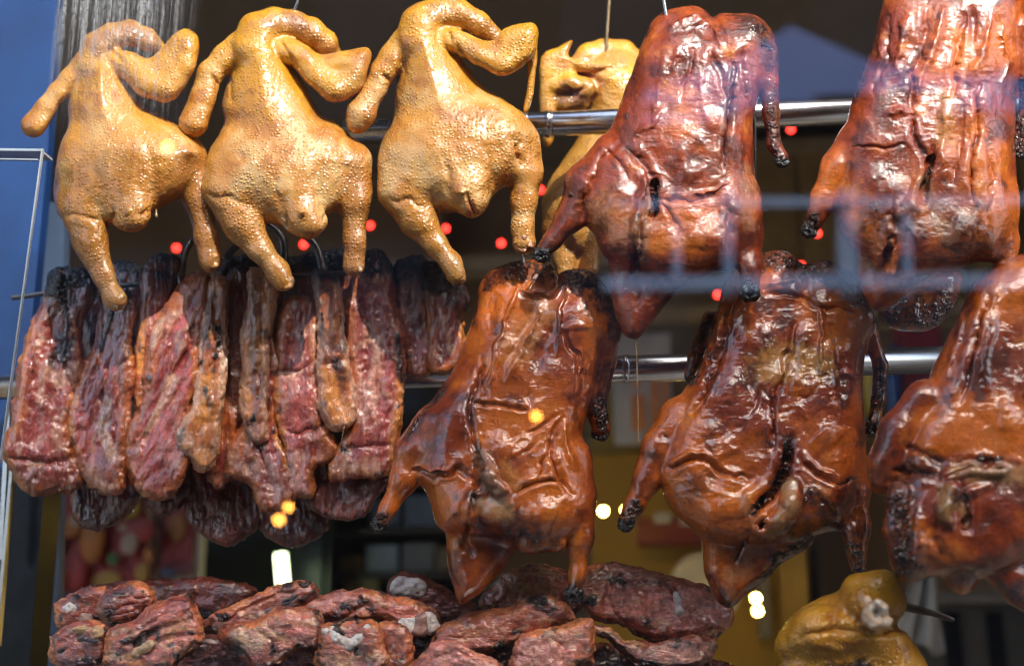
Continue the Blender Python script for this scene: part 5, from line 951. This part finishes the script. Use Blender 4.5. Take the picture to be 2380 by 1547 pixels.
tag(ball('round_dish', P(1640, 1365, 2.2), 78 * px(2.2), bgm('dish_white', (.48,.45,.42), .4), None, (1, .2, 1)), 'pale round dish edge behind the tail of the lower duck', 'dish')
for (lab, u0, v0, u1, v1, c) in [('tan carton with pale label at the far right of the ochre wall', 1815, 1270, 1880, 1480, (.48,.30,.06)), ('slim grey board leaning on the ochre wall', 1765, 1330, 1790, 1480, (.25,.24,.22))]:
    tag(slab('carton', u0, v0, u1, v1, 2.35, .1, bgm('carton2', c)), lab, 'carton')
# small lamps out of focus
def lamp(name, lab, u, v, y, r, m_, cat, group):
    e = thing(name, lab, cat, u, v, y, group); ball('bulb', P(u, v, y), r * px(y), m_, e); tube('cap', [P(u, v - r * .9, y), P(u, v - r * 2.0, y)], r * .5 * px(y), M['black'], e, seg=10, sub=1)
rg = glow('red_lamp_glow', (1.0, .03, .02), 4.5); yg = glow('yellow_lamp_glow', (1.0, .66, .12), 25.0); ag = glow('amber_bulb_glow', (1.0, .36, .05), 9.0)
for lab, u, v in [('left of the row, beside the left chicken leg',410,576),('under the middle chicken tail',706,568),('right of the middle chicken leg',860,524),('under the third chicken, left one',1036,531),('under the third chicken, right one',1165,565),('between third chicken and high duck',1256,441),('below the upper rod by the charred wing',1838,301),('by the left foot of the high right duck',1900,542),('above the lower right-hand duck shoulder',1862,617),('at the left shoulder of the lower right-hand duck',1668,685)]:
    lamp('red_lamp', 'small red lamp, ' + lab, u, v, 2.0, 6, rg, 'lamp', 'small red lamps in the shop')
for lab, u, v in [('beside the right leg of the lower middle duck',1402,1187),('fainter one near it',1455,1186),('upper of two by the duck tail',1757,1389),('lower of two by the duck tail',1761,1419)]:
    lamp('yellow_lamp', 'small yellow lamp, ' + lab, u, v, 2.0, 9, yg, 'lamp', 'small yellow lamps in the shop')

# ------------------------------------------------------------------ the street side, seen only as reflections in the pane
def RV(u, v, d):
    p = P(u, v, d); return np.array([p[0], -p[1], p[2]])
M['facade'] = plain('facade_brick', (0.018, 0.014, 0.012), .8, nscale=2, namt=.2)
M['glassd'] = plain('facade_window', (0.03, 0.035, 0.045), .12, nscale=2, namt=.1)
M['pave'] = plain('pavement', (0.07, 0.068, 0.065), .8, nscale=3, namt=.15)
box('pavement', np.array([-60, -40, -.15]), np.array([60, .018, -.11]), M['pave'], kind='structure')
DY = 9.0; zb = P(1190, SHADE_V, .16)[2]; HB = zb + (DY + .16) * SUN_TO[2] / -SUN_TO[1]
xl = RV(-60, 300, DY)[0]
fb = empty('street_building', (4, -DY, 0)); tag(fb, 'dark brick building across the street, reflected in the glass', 'building')
HL = 9.0
box('wall', np.array([xl, -DY - 6, -.1]), np.array([20, -DY, HL]), M['facade'], fb)
box('cornice', np.array([xl - .15, -DY, HL - .4]), np.array([20.1, -DY + .2, HL - .1]), M['facade'], fb)
box('sun_blocker', np.array([3.45, -DY - 4, HL - .05]), np.array([5.75, -DY + .003, HB]), M['facade'], fb)  # unseen tower added to keep the sun off the lower row
for fl in range(4):
    for k_ in range(9):
        x = xl + 1.0 + k_ * 2.2; z = 3.4 + fl * 2.6
        if z + 1.6 > HL - .5: continue
        wn = box('window', np.array([x, -DY - .02, z]), np.array([x + 1.0, -DY + .03, z + 1.5]), M['glassd'], fb)
        wn_s = box('sill', np.array([x - .08, -DY, z - .1]), np.array([x + 1.08, -DY + .12, z - .003]), M['facade'], fb)
for m_ in (M['facade'], M['glassd']): m_.node_tree.nodes['Principled BSDF'].inputs['Specular IOR Level'].default_value = 0.02
# pale painted gable and window frames of the same house
pg = plain('gable_paint', (0.48, 0.58, 1.0), .6, nscale=2, namt=.06); pw = plain('frame_paint', (0.74, 0.84, 1.0), .5, nscale=2, namt=.04)
def sheet_out(name, quad, mat, d, t_):
    f = [RV(u, v, d) for u, v in quad]; f = [np.array([p[0], -d, p[2]]) for p in f]; bk = [p - np.array([0, t_, 0]) for p in f]; V = np.array(f + bk); n = len(f)
    faces = [tuple(range(n)), tuple(range(2 * n - 1, n - 1, -1))] + [((i + 1) % n, i, n + i, n + (i + 1) % n) for i in range(n)]
    me = bpy.data.meshes.new(name); me.from_pydata((V - np.array(fb.location)).tolist(), [], faces); me.update(); me.materials.append(mat)
    ob = bpy.data.objects.new(name, me); COL.objects.link(ob); ob.parent = fb; return ob
sheet_out('gable', [(1838, 62), (2036, 150), (2420, 190), (2420, 262), (1990, 236), (1780, 240), (1640, 285), (1490, 285), (1500, 215), (1700, 140)], pg, DY - .1, .09)
for q in ([(1946, 440), (1990, 440), (1996, 690), (1950, 690)], [(2096, 440), (2118, 440), (2122, 690), (2100, 690)], [(1562, 440), (1584, 440), (1584, 650), (1562, 650)], [(1680, 430), (1706, 430), (1706, 690), (1680, 690)]): sheet_out('window_frame', q, pw, DY - .1, .09)
for q in ([(1420, 462), (2500, 452), (2500, 476), (1420, 484)], [(1400, 642), (2500, 632), (2500, 668), (1400, 676)]): sheet_out('window_rail', q, pw, DY - .16, .05)
for lab, u, v, r in [('reflected on the leftmost chicken', 390, 342, 10), ('reflected on the lower middle duck', 1247, 968, 10), ('reflected under the pork, upper', 672, 1178, 9), ('reflected under the pork, lower', 650, 1208, 11)]:
    p = RV(u, v, 3.0); e = empty('street_bulb', p); tag(e, 'amber street bulb ' + lab, 'bulb', 'amber bulbs in the street')
    ball('bulb', p, r * px(3.0), ag, e); tube('cap', [p + np.array([0, 0, .012]), p + np.array([0, 0, .05])], .008, M['black'], e, seg=8, sub=1)
